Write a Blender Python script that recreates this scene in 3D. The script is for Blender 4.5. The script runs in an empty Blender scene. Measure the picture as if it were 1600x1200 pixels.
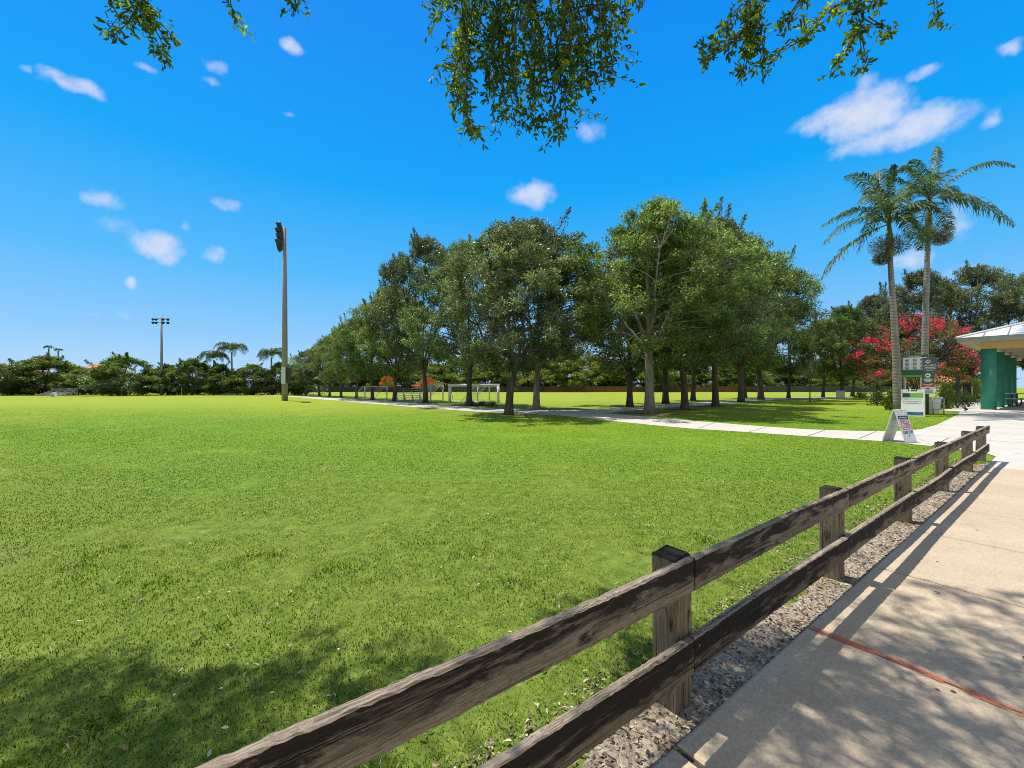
import bpy, math, random
import numpy as np
from mathutils import Vector, Matrix

PI = math.pi
R_ = math.radians
scene = bpy.context.scene
COL = scene.collection
FPX, EYE, HOR = 640.0, 1.6, 604.0          # focal length and horizon of the 1600 px photograph, eye height


def G(px, py):                              # ground point seen at a pixel
    d = py - HOR
    return np.array([(px - 800.0) / d * EYE, FPX / d * EYE, 0.0])


def W(px, py, depth):                       # point at a given depth along a pixel's ray
    return np.array([(px - 800.0) / FPX * depth, depth, EYE + (HOR - py) / FPX * depth])


# ------------------------------------------------------------------ objects
def link(o):
    COL.objects.link(o)
    return o


def tag(o, label=None, cat=None, group=None, kind=None):
    if label: o['label'] = label
    if cat: o['category'] = cat
    if group: o['group'] = group
    if kind: o['kind'] = kind
    return o


def thing(name, label, cat, loc=(0, 0, 0), rotz=0.0, group=None):
    o = bpy.data.objects.new(name, None)
    o.empty_display_size = 0.2
    link(o)
    o.location = [float(v) for v in loc]
    o.rotation_euler = (0, 0, rotz)
    return tag(o, label, cat, group)


def dup(root, loc, rotz=0.0, scale=(1, 1, 1), label=None):
    r = root.copy(); link(r)
    r.location = [float(v) for v in loc]; r.rotation_euler = (0, 0, rotz); r.scale = scale
    if label: r['label'] = label
    for ch in list(root.children):
        c = ch.copy(); link(c); c.parent = r
        for g in ch.children:
            d = g.copy(); link(d); d.parent = c
    return r


class MB:
    """collects shapes and links them as ONE mesh object"""
    def __init__(s):
        s.v = []; s.f = []; s.m = []; s.mi = 0

    def add(s, verts, faces, mi=None):
        o = len(s.v)
        s.v += [tuple(float(c) for c in p) for p in verts]
        s.f += [tuple(i + o for i in f) for f in faces]
        s.m += [s.mi if mi is None else mi] * len(faces)
        return s

    def box(s, lo, hi, M=None, mi=None):
        (a, b, c), (d, e, f) = lo, hi
        v = [(a, b, c), (d, b, c), (d, e, c), (a, e, c), (a, b, f), (d, b, f), (d, e, f), (a, e, f)]
        if M is not None: v = [M @ Vector(p) for p in v]
        return s.add(v, [(0, 3, 2, 1), (4, 5, 6, 7), (0, 1, 5, 4), (1, 2, 6, 5), (2, 3, 7, 6), (3, 0, 4, 7)], mi)

    def tube(s, pts, rad, n=8, cap=True, mi=None):
        pts = [np.asarray(p, float) for p in pts]
        k = len(pts)
        rad = [rad] * k if np.isscalar(rad) else list(rad)
        vs = []
        prev = None
        for i, p in enumerate(pts):
            t = pts[min(i + 1, k - 1)] - pts[max(i - 1, 0)]
            t = t / (np.linalg.norm(t) + 1e-9)
            if prev is None:
                a = np.array([1, 0, 0]) if abs(t[0]) < .8 else np.array([0, 1, 0])
            else:
                a = prev
            u = a - t * a.dot(t); u /= (np.linalg.norm(u) + 1e-9)
            w = np.cross(t, u); prev = u
            for j in range(n):
                an = 2 * PI * j / n
                vs.append(p + rad[i] * (math.cos(an) * u + math.sin(an) * w))
        fs = []
        for i in range(k - 1):
            for j in range(n):
                a, b = i * n + j, i * n + (j + 1) % n
                fs.append((a, b, b + n, a + n))
        if cap:
            fs.append(tuple(range(n))[::-1]); fs.append(tuple(range((k - 1) * n, k * n)))
        return s.add(vs, fs, mi)

    def poly(s, pts, z, mi=None):
        return s.add([(p[0], p[1], z) for p in pts], [tuple(range(len(pts)))], mi)

    def disc(s, c, r, n=16, axis='y', mi=None):
        v = []
        for j in range(n):
            a = 2 * PI * j / n
            v.append((c[0] + r * math.cos(a), c[1], c[2] + r * math.sin(a)))
        return s.add(v, [tuple(range(n))], mi)

    def build(s, name, mats, parent=None, smooth=False):
        me = bpy.data.meshes.new(name)
        me.from_pydata(s.v, [], s.f)
        if not isinstance(mats, (list, tuple)): mats = [mats]
        for m in mats: me.materials.append(m)
        if len(mats) > 1: me.polygons.foreach_set('material_index', s.m)
        if smooth: me.polygons.foreach_set('use_smooth', [True] * len(me.polygons))
        me.update()
        o = link(bpy.data.objects.new(name, me))
        if parent is not None: o.parent = parent
        return o


def np_mesh(name, V, F, mat, tint=None):
    """V (n,3) F (m,k) arrays -> mesh"""
    me = bpy.data.meshes.new(name)
    m, k = F.shape
    me.vertices.add(len(V)); me.vertices.foreach_set('co', V.astype(np.float32).ravel())
    me.loops.add(m * k); me.loops.foreach_set('vertex_index', F.astype(np.int32).ravel())
    me.polygons.add(m)
    me.polygons.foreach_set('loop_start', np.arange(0, m * k, k, dtype=np.int32))
    me.polygons.foreach_set('loop_total', np.full(m, k, dtype=np.int32))
    if tint is not None:
        a = me.attributes.new('tint', 'FLOAT', 'POINT')
        a.data.foreach_set('value', tint.astype(np.float32))
    me.materials.append(mat)
    me.update(calc_edges=True)
    return me


def np_obj(name, me, parent=None):
    o = link(bpy.data.objects.new(name, me))
    if parent is not None: o.parent = parent
    return o


def unit(a):
    return a / (np.linalg.norm(a, axis=1, keepdims=True) + 1e-9)


def leaf_arrays(C, A, N, L, Wd, fold=False):
    """leaves at C, along A, facing N; diamond quads or folded six-point leaves"""
    n = len(C)
    A = unit(A); B = unit(np.cross(N, A)); N2 = np.cross(A, B)
    L = np.broadcast_to(np.asarray(L, float).reshape(-1, 1), (n, 1)); Wd = np.broadcast_to(np.asarray(Wd, float).reshape(-1, 1), (n, 1))
    if not fold:
        P = np.stack([C, C + A * L * .45 + B * Wd * .5, C + A * L, C + A * L * .45 - B * Wd * .5], 1)
        F = np.arange(4 * n).reshape(n, 4)
        return P.reshape(-1, 3), F, 4
    up = N2 * Wd * .18
    P = np.stack([C, C + A * L * .3 + B * Wd * .42 + up, C + A * L * .68 + B * Wd * .45 + up, C + A * L - N2 * L * .08,
                  C + A * L * .68 - B * Wd * .45 + up, C + A * L * .3 - B * Wd * .42 + up], 1)
    b = (np.arange(n) * 6)[:, None]
    F = np.concatenate([b + np.array([[0, 1, 2, 3]]), b + np.array([[0, 3, 4, 5]])], 0)
    return P.reshape(-1, 3), F, 6


# ------------------------------------------------------------------ materials
class NT:
    def __init__(s, name):
        s.mat = bpy.data.materials.new(name); s.mat.use_nodes = True
        s.t = s.mat.node_tree; s.t.nodes.clear()
        s.out = s.n('ShaderNodeOutputMaterial')

    def n(s, kind, **kw):
        x = s.t.nodes.new(kind)
        for k, v in kw.items():
            if k.startswith('i_'):
                x.inputs[k[2:].replace('_', ' ')].default_value = v
            else:
                setattr(x, k, v)
        return x

    def l(s, a, b): s.t.links.new(a, b)

    def coord(s, scale=(1, 1, 1), kind='Object', rnd=False):
        tc = s.n('ShaderNodeTexCoord'); mp = s.n('ShaderNodeMapping')
        mp.inputs['Scale'].default_value = scale
        s.l(tc.outputs[kind], mp.inputs['Vector'])
        if rnd:
            oi = s.n('ShaderNodeObjectInfo'); m = s.n('ShaderNodeMath', operation='MULTIPLY'); m.inputs[1].default_value = 37.0
            s.l(oi.outputs['Random'], m.inputs[0]); s.l(m.outputs[0], mp.inputs['Location'])
        return mp.outputs['Vector']

    def noise(s, vec, scale, detail=4, rough=.55, dist=0.0):
        x = s.n('ShaderNodeTexNoise'); x.inputs['Scale'].default_value = scale; x.inputs['Detail'].default_value = detail
        x.inputs['Roughness'].default_value = rough; x.inputs['Distortion'].default_value = dist
        if vec is not None: s.l(vec, x.inputs['Vector'])
        return x.outputs['Fac']

    def ramp(s, fac, stops, interp='LINEAR'):
        r = s.n('ShaderNodeValToRGB'); cr = r.color_ramp; cr.interpolation = interp
        while len(cr.elements) < len(stops): cr.elements.new(.5)
        for e, (p, c) in zip(cr.elements, stops):
            e.position = p; e.color = (c, c, c, 1) if np.isscalar(c) else (*c, 1)
        s.l(fac, r.inputs['Fac'])
        return r.outputs['Color']

    def mix(s, fac, a, b, mode='MIX'):
        x = s.n('ShaderNodeMix', data_type='RGBA', blend_type=mode)
        for v, idx in ((fac, 0), (a, 6), (b, 7)):
            if isinstance(v, bpy.types.NodeSocket): s.l(v, x.inputs[idx])
            elif idx == 0: x.inputs[0].default_value = v
            else: x.inputs[idx].default_value = (*v, 1)
        return x.outputs[2]

    def bump(s, h, strength=.3, dist=.02):
        b = s.n('ShaderNodeBump'); b.inputs['Strength'].default_value = strength; b.inputs['Distance'].default_value = dist
        s.l(h, b.inputs['Height']); return b.outputs['Normal']

    def bsdf(s, col, rough=.7, normal=None, spec=.5, metal=0.0):
        p = s.n('ShaderNodeBsdfPrincipled')
        p.inputs['Roughness'].default_value = rough if not isinstance(rough, bpy.types.NodeSocket) else .5
        if isinstance(rough, bpy.types.NodeSocket): s.l(rough, p.inputs['Roughness'])
        p.inputs['Specular IOR Level'].default_value = spec; p.inputs['Metallic'].default_value = metal
        if isinstance(col, bpy.types.NodeSocket): s.l(col, p.inputs['Base Color'])
        else: p.inputs['Base Color'].default_value = (*col, 1)
        if normal is not None: s.l(normal, p.inputs['Normal'])
        return p

    def done(s, sh):
        s.l(sh.outputs[0], s.out.inputs['Surface']); return s.mat


def plain(name, col, rough=.6, spec=.4, metal=0.0, var=.12, scale=6.0, bump=0.0):
    t = NT(name); v = t.coord(rnd=True)
    n = t.noise(v, scale, 5)
    a = tuple(max(0, c * (1 - var)) for c in col); b = tuple(min(1, c * (1 + var)) for c in col)
    c = t.ramp(n, [(.3, a), (.7, b)])
    nm = t.bump(t.noise(v, scale * 8, 4), bump, .01) if bump else None
    return t.done(t.bsdf(c, rough, nm, spec, metal))


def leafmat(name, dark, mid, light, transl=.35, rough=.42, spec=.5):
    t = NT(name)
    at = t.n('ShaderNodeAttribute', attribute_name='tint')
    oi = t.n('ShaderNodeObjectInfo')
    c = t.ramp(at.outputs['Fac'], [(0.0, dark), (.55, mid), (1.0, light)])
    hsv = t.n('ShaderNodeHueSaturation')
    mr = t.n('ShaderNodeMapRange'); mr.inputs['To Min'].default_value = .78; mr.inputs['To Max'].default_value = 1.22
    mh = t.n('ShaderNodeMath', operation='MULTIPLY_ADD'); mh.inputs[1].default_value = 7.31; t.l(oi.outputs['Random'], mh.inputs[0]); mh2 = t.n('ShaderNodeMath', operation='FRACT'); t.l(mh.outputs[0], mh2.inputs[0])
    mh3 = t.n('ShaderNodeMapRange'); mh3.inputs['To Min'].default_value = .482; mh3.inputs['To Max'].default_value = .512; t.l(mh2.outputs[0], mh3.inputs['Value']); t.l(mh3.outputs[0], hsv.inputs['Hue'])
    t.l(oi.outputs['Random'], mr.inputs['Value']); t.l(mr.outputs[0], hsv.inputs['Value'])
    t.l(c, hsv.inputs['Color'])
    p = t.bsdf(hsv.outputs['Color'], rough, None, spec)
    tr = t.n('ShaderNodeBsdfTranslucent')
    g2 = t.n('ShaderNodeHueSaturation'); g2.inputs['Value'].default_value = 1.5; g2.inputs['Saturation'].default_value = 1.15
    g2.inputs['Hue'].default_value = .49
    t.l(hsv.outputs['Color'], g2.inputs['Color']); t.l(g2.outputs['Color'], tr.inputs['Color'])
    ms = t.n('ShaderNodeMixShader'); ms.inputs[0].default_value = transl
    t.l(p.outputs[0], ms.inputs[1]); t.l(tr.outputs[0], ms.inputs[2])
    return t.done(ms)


LEAF = leafmat('oak_leaf', (.034, .062, .020), (.125, .195, .052), (.350, .430, .135), rough=.45, spec=.5, transl=.40)
LEAF_B = leafmat('yellower_oak_leaf', (.034, .064, .018), (.125, .200, .045), (.36, .44, .12), rough=.45, spec=.5, transl=.42)
LEAF_C = leafmat('greyer_oak_leaf', (.030, .052, .022), (.105, .150, .055), (.31, .36, .15), rough=.42, spec=.5, transl=.36)
LEAF_NEAR = leafmat('near_oak_leaf', (.028, .055, .014), (.085, .135, .022), (.36, .42, .03), transl=.42, rough=.6, spec=.22)
LEAF_LIGHT = leafmat('light_tree_leaf', (.06, .10, .018), (.15, .21, .03), (.34, .39, .06))
LEAF_BROAD = leafmat('broad_tree_leaf', (.03, .06, .012), (.10, .16, .026), (.27, .34, .055))
LEAF_GREY = leafmat('grey_tree_leaf', (.035, .055, .025), (.11, .145, .06), (.28, .32, .13))
LEAF_MYRTLE = leafmat('myrtle_leaf', (.05, .065, .022), (.14, .15, .045), (.32, .22, .09))
SHRUB = leafmat('shrub_leaf', (.02, .045, .012), (.045, .09, .02), (.13, .20, .03))
SHRUB_Y = leafmat('yellow_shrub_leaf', (.05, .09, .015), (.14, .20, .025), (.32, .36, .04))
PINK = leafmat('pink_blossom', (.42, .022, .08), (.62, .05, .13), (.76, .17, .23), transl=.3, rough=.6, spec=.2)
ORANGE = leafmat('orange_blossom', (.55, .07, .02), (.72, .14, .03), (.80, .26, .08), transl=.3, rough=.6, spec=.2)
PALM = leafmat('palm_leaf', (.022, .048, .012), (.065, .115, .026), (.21, .26, .07), transl=.3, rough=.52, spec=.3)
PALM_BR = leafmat('palm_brown', (.07, .08, .035), (.16, .17, .075), (.30, .29, .13), transl=.2, rough=.6)


def bark_mat(name, a, b, sc=5.0):
    t = NT(name); v = t.coord((1, 1, .22), rnd=True)
    n = t.noise(v, sc * 2.2, 8, .65)
    n2 = t.noise(t.coord((1, 1, .6), rnd=True), sc * .35, 4)
    c = t.ramp(n, [(.32, a), (.62, b)])
    c = t.mix(t.ramp(n2, [(.45, 0.0), (.7, .6)]), c, tuple(x * .55 for x in a))
    return t.done(t.bsdf(c, .9, t.bump(n, .8, .03), .2))


BARK = bark_mat('oak_bark', (.055, .045, .036), (.15, .125, .10))
BARK_PALE = bark_mat('pale_bark', (.15, .13, .11), (.30, .27, .235))


def palm_bark():
    t = NT('palm_bark'); v = t.coord((1, 1, 1))
    wv = t.n('ShaderNodeTexWave', wave_type='BANDS', bands_direction='Z'); wv.inputs['Scale'].default_value = 1.6
    wv.inputs['Distortion'].default_value = 1.2; wv.inputs['Detail'].default_value = 3
    t.l(v, wv.inputs['Vector'])
    n = t.noise(v, 3, 6, .6)
    c = t.ramp(n, [(.3, (.19, .18, .155)), (.7, (.36, .34, .30))])
    c = t.mix(t.ramp(wv.outputs['Fac'], [(.0, .55), (.35, 0.0)]), c, (.16, .145, .12))
    return t.done(t.bsdf(c, .85, t.bump(wv.outputs['Fac'], .3, .03), .2))


PBARK = palm_bark()
PSHAFT = plain('palm_shaft', (.16, .20, .07), .5)


def lawn_mat():
    t = NT('lawn_turf'); v = t.coord(kind='Object')
    big = t.noise(v, .09, 5, .6); mid = t.noise(v, .7, 6, .62); fine = t.noise(v, 7.0, 6, .7)
    lush = t.ramp(fine, [(.25, (.05, .115, .005)), (.5, (.115, .22, .007)), (.78, (.22, .32, .016))])
    dry_pale = t.ramp(fine, [(.25, (.15, .20, .010)), (.55, (.255, .305, .018)), (.8, (.35, .38, .045))])
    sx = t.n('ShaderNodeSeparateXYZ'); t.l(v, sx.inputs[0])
    far = t.n('ShaderNodeMapRange'); far.inputs['From Min'].default_value = 14; far.inputs['From Max'].default_value = 46  # far lawn lightened by distance: grazing-angle sheen painted in, atop real dry patches
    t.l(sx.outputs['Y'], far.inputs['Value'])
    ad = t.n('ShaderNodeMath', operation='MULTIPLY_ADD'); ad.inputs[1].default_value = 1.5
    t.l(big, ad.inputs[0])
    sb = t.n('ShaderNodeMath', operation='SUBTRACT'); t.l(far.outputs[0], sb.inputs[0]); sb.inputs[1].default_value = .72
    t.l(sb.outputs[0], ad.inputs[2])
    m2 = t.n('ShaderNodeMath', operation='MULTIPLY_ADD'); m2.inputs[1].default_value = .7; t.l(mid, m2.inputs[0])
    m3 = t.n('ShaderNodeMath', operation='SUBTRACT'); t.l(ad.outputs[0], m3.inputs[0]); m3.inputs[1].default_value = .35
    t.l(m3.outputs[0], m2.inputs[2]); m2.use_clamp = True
    c = t.mix(m2.outputs[0], lush, dry_pale)
    tan = t.noise(t.coord((1, 1, 1)), .45, 8, .7)
    c = t.mix(t.ramp(tan, [(.59, 0.0), (.72, .6)]), c, (.33, .28, .12))
    near = t.n('ShaderNodeMapRange'); near.inputs['From Min'].default_value = 13; near.inputs['From Max'].default_value = 3; near.inputs['To Max'].default_value = .5
    t.l(sx.outputs['Y'], near.inputs['Value'])
    c = t.mix(near.outputs[0], c, t.ramp(fine, [(.3, (.06, .062, .018)), (.6, (.15, .14, .05)), (.8, (.30, .26, .12))]))
    return t.done(t.bsdf(c, .9, t.bump(fine, .5, .05), .15))


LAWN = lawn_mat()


def concrete(name, a, b, stain, sstr=.5, grit=70.0):
    t = NT(name); v = t.coord()
    n = t.noise(v, 1.1, 7, .62); n2 = t.noise(v, grit, 3, .6); n3 = t.noise(v, 2.2, 7, .62, .1)
    c = t.ramp(n, [(.3, a), (.7, b)])
    c = t.mix(t.ramp(n3, [(.45, 0.0), (.72, sstr)]), c, stain)
    c = t.mix(.35, c, t.ramp(n2, [(.3, tuple(x * .62 for x in a)), (.55, b), (.75, tuple(min(1, x * 1.25) for x in b))]))
    ck = t.noise(t.coord((1, 1, 1)), .8, 9, .62, .8)
    c = t.mix(t.ramp(ck, [(.4965, 0.0), (.4995, .16), (.5005, .16), (.5035, 0.0)]), c, tuple(x * .45 for x in stain))
    sp = t.noise(v, 22, 5, .75)
    c = t.mix(t.ramp(sp, [(.66, 0.0), (.72, .6)]), c, tuple(x * .45 for x in stain))
    return t.done(t.bsdf(c, .88, t.bump(n2, .25, .004), .25))


CONC = concrete('sidewalk_concrete', (.37, .29, .195), (.52, .42, .30), (.20, .145, .09), .55)
CONC_W = concrete('pale_concrete', (.42, .39, .34), (.54, .51, .455), (.33, .29, .235), .5, 40)
JOINT = plain('joint_dark', (.055, .045, .035), .95)


def gravel_mat():
    t = NT('gravel_soil'); v = t.coord()
    n = t.noise(v, 60, 5, .7); n2 = t.noise(v, 3.5, 6, .65)
    c = t.ramp(n, [(.28, (.07, .052, .036)), (.47, (.31, .25, .18)), (.66, (.64, .54, .40))])
    c = t.mix(t.ramp(n2, [(.48, 0.0), (.70, .7)]), c, (.10, .075, .05))
    return t.done(t.bsdf(c, .95, t.bump(n, .9, .02), .2))


GRAVEL = gravel_mat()


def wood_mat(name, axis='x', pale=(.36, .305, .225), brown=(.18, .14, .098), black=(.016, .012, .009), blk=.5, zr=None):
    t = NT(name)
    sc = (1.5, 62, 62) if axis == 'x' else (62, 62, 1.5)
    v = t.coord(sc, rnd=True)
    g = t.noise(v, 1.5, 9, .72, 1.1)
    c = t.ramp(g, [(.30, black), (.42, brown), (.50, pale), (.58, brown), (.70, tuple(x * 1.5 for x in pale))])
    wide = t.noise(t.coord((.9, 14, 14) if axis == 'x' else (14, 14, .9), rnd=True), 1.4, 6, .6, .6)
    c = t.mix(t.ramp(wide, [(.35, .55), (.62, 0.0)]), c, tuple(x * .45 for x in brown))
    sc2 = (1.6, 9, 9) if axis == 'x' else (9, 9, 1.8)
    b = t.noise(t.coord(sc2, rnd=True), 1.5, 9, .72, .5)
    if zr:
        sx = t.n('ShaderNodeSeparateXYZ'); t.l(t.coord(), sx.inputs[0])
        mr = t.n('ShaderNodeMapRange'); mr.inputs['From Min'].default_value = zr[0]; mr.inputs['From Max'].default_value = zr[1]; mr.inputs['To Min'].default_value = -.13; mr.inputs['To Max'].default_value = .12
        t.l(sx.outputs['Z'], mr.inputs['Value']); ad = t.n('ShaderNodeMath', operation='ADD'); t.l(b, ad.inputs[0]); t.l(mr.outputs[0], ad.inputs[1]); b = ad.outputs[0]
    c = t.mix(t.ramp(b, [(blk - .05, 0.0), (blk + .05, .95)]), c, black)
    cr = t.noise(t.coord((.8, 90, 90) if axis == 'x' else (90, 90, .8), rnd=True), 1.2, 6, .65, .5)
    c = t.mix(t.ramp(cr, [(.34, .95), (.40, 0.0)]), c, (.008, .006, .005))
    h = t.mix(.5, t.ramp(g, [(.2, 0.0), (.7, 1.0)]), t.ramp(cr, [(.30, 0.0), (.44, 1.0)]))
    return t.done(t.bsdf(c, .85, t.bump(h, 1.0, .010), .25))


WOOD = wood_mat('weathered_rail', 'x', blk=.515, zr=(.60, .768))
WOOD_LOW = wood_mat('mildewed_rail', 'x', pale=(.26, .20, .13), blk=.455, zr=(.205, .375))
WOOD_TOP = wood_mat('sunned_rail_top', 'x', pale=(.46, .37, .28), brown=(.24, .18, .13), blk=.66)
WOOD_POST = wood_mat('weathered_post', 'z', pale=(.34, .27, .18), brown=(.21, .155, .105), blk=.60)
STEEL = plain('galvanised_steel', (.45, .46, .47), .4, .5, .7)
DARKMET = plain('dark_metal', (.045, .047, .05), .5)
WHITE = plain('white_paint', (.78, .79, .80), .45, var=.05)
WHITE_D = plain('white_plastic', (.74, .73, .70), .5, var=.08)
POLE = plain('spun_concrete', (.30, .27, .285), .85, .2, var=.10, scale=1.5)
TEAL = plain('teal_stucco', (.055, .27, .195), .85, .25, var=.18, scale=1.3, bump=.5)
ROOFM = plain('metal_roof', (.60, .62, .63), .5, .4, .1, var=.06)
SEAM = plain('roof_seam', (.20, .21, .22), .5)
FASCIA = plain('grey_fascia', (.36, .38, .37), .6, var=.08, scale=2)
BEAMC = plain('ochre_beam', (.62, .40, .16), .7, var=.07)
SOFFIT = plain('beige_soffit', (.52, .46, .37), .8)
GREEN = plain('sign_green', (.03, .14, .075), .5, var=.05)
GOALW = plain('shaded_goal_paint', (.50, .51, .52), .55)  # goal white greyed to put the shade under the oaks into the colour
LIME = plain('sign_lime', (.16, .42, .05), .5, var=.05)
SLATE = plain('sign_slate', (.06, .12, .135), .5, var=.05)
RED = plain('sign_red', (.58, .03, .045), .5, var=.05)
NAVY = plain('sign_navy', (.03, .04, .10), .5, var=.05)
INK = plain('sign_ink', (.03, .035, .05), .6, var=.05)
SIGNW = plain('sign_white', (.76, .78, .79), .45, var=.03)
GREYINK = plain('sign_grey_ink', (.28, .31, .34), .6, var=.05)
BLUE = plain('sign_blue', (.035, .14, .23), .5, var=.5, scale=9)
BROWNF = plain('brown_fence_board', (.16, .085, .04), .9, .2, var=.25, scale=2)
DARKF = plain('dark_fence_board', (.045, .042, .04), .9, .2, var=.2, scale=2)
GREYF = plain('slate_fence_board', (.075, .08, .085), .9, .2, var=.12, scale=2)
HOUSEW = plain('house_wall', (.66, .66, .66), .8, .2, var=.05)
GLASS = plain('window_glass', (.03, .035, .045), .15, .6, var=.2)
TILE_P = plain('pink_roof_tile', (.58, .22, .17), .8, .2, var=.2, scale=8)
TILE_O = plain('orange_roof_tile', (.55, .20, .10), .8, .2, var=.2, scale=8)
ALU = plain('aluminium', (.50, .51, .53), .4, .5, .5, var=.06)
GLASSL = plain('lamp_glass', (.30, .31, .33), .2, .6)
BINW = plain('bin_plastic', (.70, .72, .74), .5, var=.06)
RNG = np.random.default_rng(11)

# ------------------------------------------------------------------ ground sheets
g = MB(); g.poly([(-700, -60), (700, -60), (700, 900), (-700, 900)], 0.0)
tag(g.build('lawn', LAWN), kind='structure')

FD = np.array([math.cos(R_(36)), math.sin(R_(36))]); FN = np.array([FD[1], -FD[0]])   # along the fence, towards the camera side
E0 = np.array([.718, 1.803])                       # a point on the sidewalk edge, at a joint


def E(s, p): return E0 + FD * s + FN * p           # sidewalk frame: along, across


sw = MB(); rr = random.Random(3)
S0, NS, STEP = -5 * 1.524, 12, 1.524
for i in range(NS):
    a, b = S0 + i * STEP + .014, S0 + (i + 1) * STEP - .014
    for (p0, p1) in ((0.0, 2.43), (2.44, 4.9)):
        top = .022 + rr.uniform(-.002, .002)
        o = [E(a, p0), E(b, p0), E(b, p1), E(a, p1)]
        k = .009
        t_ = [E(a + k, p0 + k * 1.6), E(b - k, p0 + k * 1.6), E(b - k, p1 - k), E(a + k, p1 - k)]
        v = [(*q, -.05) for q in o] + [(*q, top - .008) for q in o] + [(*q, top) for q in t_]
        sw.add(v, [(8, 9, 10, 11)] + [(j, (j + 1) % 4, 4 + (j + 1) % 4, 4 + j) for j in range(4)]
               + [(4 + j, 4 + (j + 1) % 4, 8 + (j + 1) % 4, 8 + j) for j in range(4)], 0)
sw.add([(*E(S0, .03), .004), (*E(S0 + NS * STEP, .03), .004), (*E(S0 + NS * STEP, 4.88), .004), (*E(S0, 4.88), .004)], [(0, 1, 2, 3)], 1)
tag(sw.build('sidewalk', [CONC, JOINT]), kind='structure')


# red paint line across a joint of the sidewalk
def red_mat():
    t = NT('red_ground_paint'); v = t.coord()
    n = t.noise(v, 18, 7, .75)
    c = t.ramp(n, [(.3, (.44, .10, .05)), (.7, (.60, .20, .11))])
    p = t.bsdf(c, .85, None, .2)
    tr = t.n('ShaderNodeBsdfTransparent'); ms = t.n('ShaderNodeMixShader')
    t.l(t.ramp(t.noise(v, 11, 8, .75), [(.38, .95), (.56, .18)]), ms.inputs[0])
    t.l(p.outputs[0], ms.inputs[1]); t.l(tr.outputs[0], ms.inputs[2])
    return t.done(ms)


rl = MB(); n = 90
va, vb = [], []
for i in range(n + 1):
    p = .02 + 2.38 * i / n
    wv = .03 + .002 * math.sin(i * 1.7) + rr.uniform(-.004, .004)
    va.append((*E(STEP - .012 - wv + .008 * math.sin(i * .13), p), .0295)); vb.append((*E(STEP - .012 + wv + .008 * math.sin(i * .13), p), .0295))
rl.add(va + vb, [(i, i + 1, n + 2 + i, n + 1 + i) for i in range(n)])
tag(rl.build('painted_line', red_mat()), 'worn orange red paint stripe across the near sidewalk', 'paint line')


def smooth_poly(pts, it=2):
    pts = [np.asarray(p, float)[:2] for p in pts]
    for _ in range(it):
        q = []
        for i in range(len(pts)):
            a, b = pts[i], pts[(i + 1) % len(pts)]
            q += [a * .75 + b * .25, a * .25 + b * .75]
        pts = q
    return pts


# paved plaza: continues the sidewalk to the pavilion, with the path branching off to the left
SE = S0 + NS * STEP
plaza_pts = [G(1460, 698), G(1540, 708.5), G(1556, 714), E(SE, 0.0), E(SE, 4.9), E(SE + .2, 26), E(75, 26), E(75, -6),
             E(46, -6), E(44, -4.5), G(1512, 637), G(1470, 638.5), G(1472, 641.5), G(1500, 643.5), G(1497, 648), G(1480, 656.5),
             G(1464, 664), G(1440, 671), G(1412, 674)]
PLAZA = [p[:2] for p in plaza_pts]
pz = MB(); pz.poly(PLAZA, .014, 0)


def joint_line(mb, a, b, z, w=.02):
    a, b = np.asarray(a)[:2], np.asarray(b)[:2]
    d = (b - a) / np.linalg.norm(b - a); nn = np.array([-d[1], d[0]]) * w / 2
    mb.add([(*(a - nn), z), (*(b - nn), z), (*(b + nn), z), (*(a + nn), z)], [(0, 1, 2, 3)], 1)


joint_line(pz, G(1456, 698), G(1483, 685), .018, .02)
for s in np.arange(SE + .02, 60, 3.05): joint_line(pz, E(s, .15 if s < 14 else -3), E(s, 25), .018, .025)
for p in (2.44, 4.9, 10): joint_line(pz, E(SE, p), E(70, p), .0215, .025)
tag(pz.build('plaza', [CONC_W, JOINT]), kind='structure')

low = [G(1460, 698), G(1381, 689.8), G(1260, 682), G(1160, 675), G(1080, 670), G(1020, 664.5), G(967, 659), G(925, 654.5), G(883, 650), G(835, 647.5), G(789, 645.8), G(740, 643),
       G(695, 639.8), G(620, 634), G(560, 629), G(524, 626), G(480, 622), G(450, 619.4), G(380, 617)]
up = [G(380, 616.2), G(449, 618.2), G(505, 621), G(560, 624.2), G(650, 630), G(710, 634.6), G(785, 639.2), G(850, 640.8), G(920, 640.5), G(1005, 636), G(1080, 629.5),
      G(1130, 626), G(1190, 623.2), G(1240, 621), G(1400, 617.5), G(1400, 619), G(1240, 623), G(1190, 625.8), G(1130, 629.5), G(1080, 635), G(1040, 637.5), G(990, 641.5), G(945, 646), G(975, 648.5),
      G(1039, 653.8), G(1080, 657.5), G(1160, 664), G(1260, 671), G(1345, 673.8), G(1412, 674)]
PATH = [p[:2] for p in low + up]
pt = MB()
pt.poly(PATH, .009, 0)
for a, b in (((1342, 685.8), (1369, 674.5)), ((1262, 681.6), (1290, 672.2)), ((1170, 675.2), (1200, 667.0)), ((1090, 670.0), (1118, 660.4))):
    joint_line(pt, G(*a), G(*b), .013, .025)
tag(pt.build('path', [CONC_W, JOINT]), kind='structure')

# gravel strip under the fence
gs = MB(); va, vb = [], []
n = 160
for i in range(n + 1):
    s = -4 + 15.6 * i / n
    w = .31 + .09 * math.sin(s * 2.1) + .06 * math.sin(s * 5.3 + 1) + rr.uniform(-.03, .03)
    if s > 10.2: w *= max(.1, (11.7 - s) / 1.5)
    va.append((*E(s, .01), .006)); vb.append((*E(s, -w), .006))
gs.add(va + vb, [(i, i + 1, n + 2 + i, n + 1 + i) for i in range(n)])
tag(gs.build('gravel_strip', GRAVEL), kind='structure')


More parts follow.
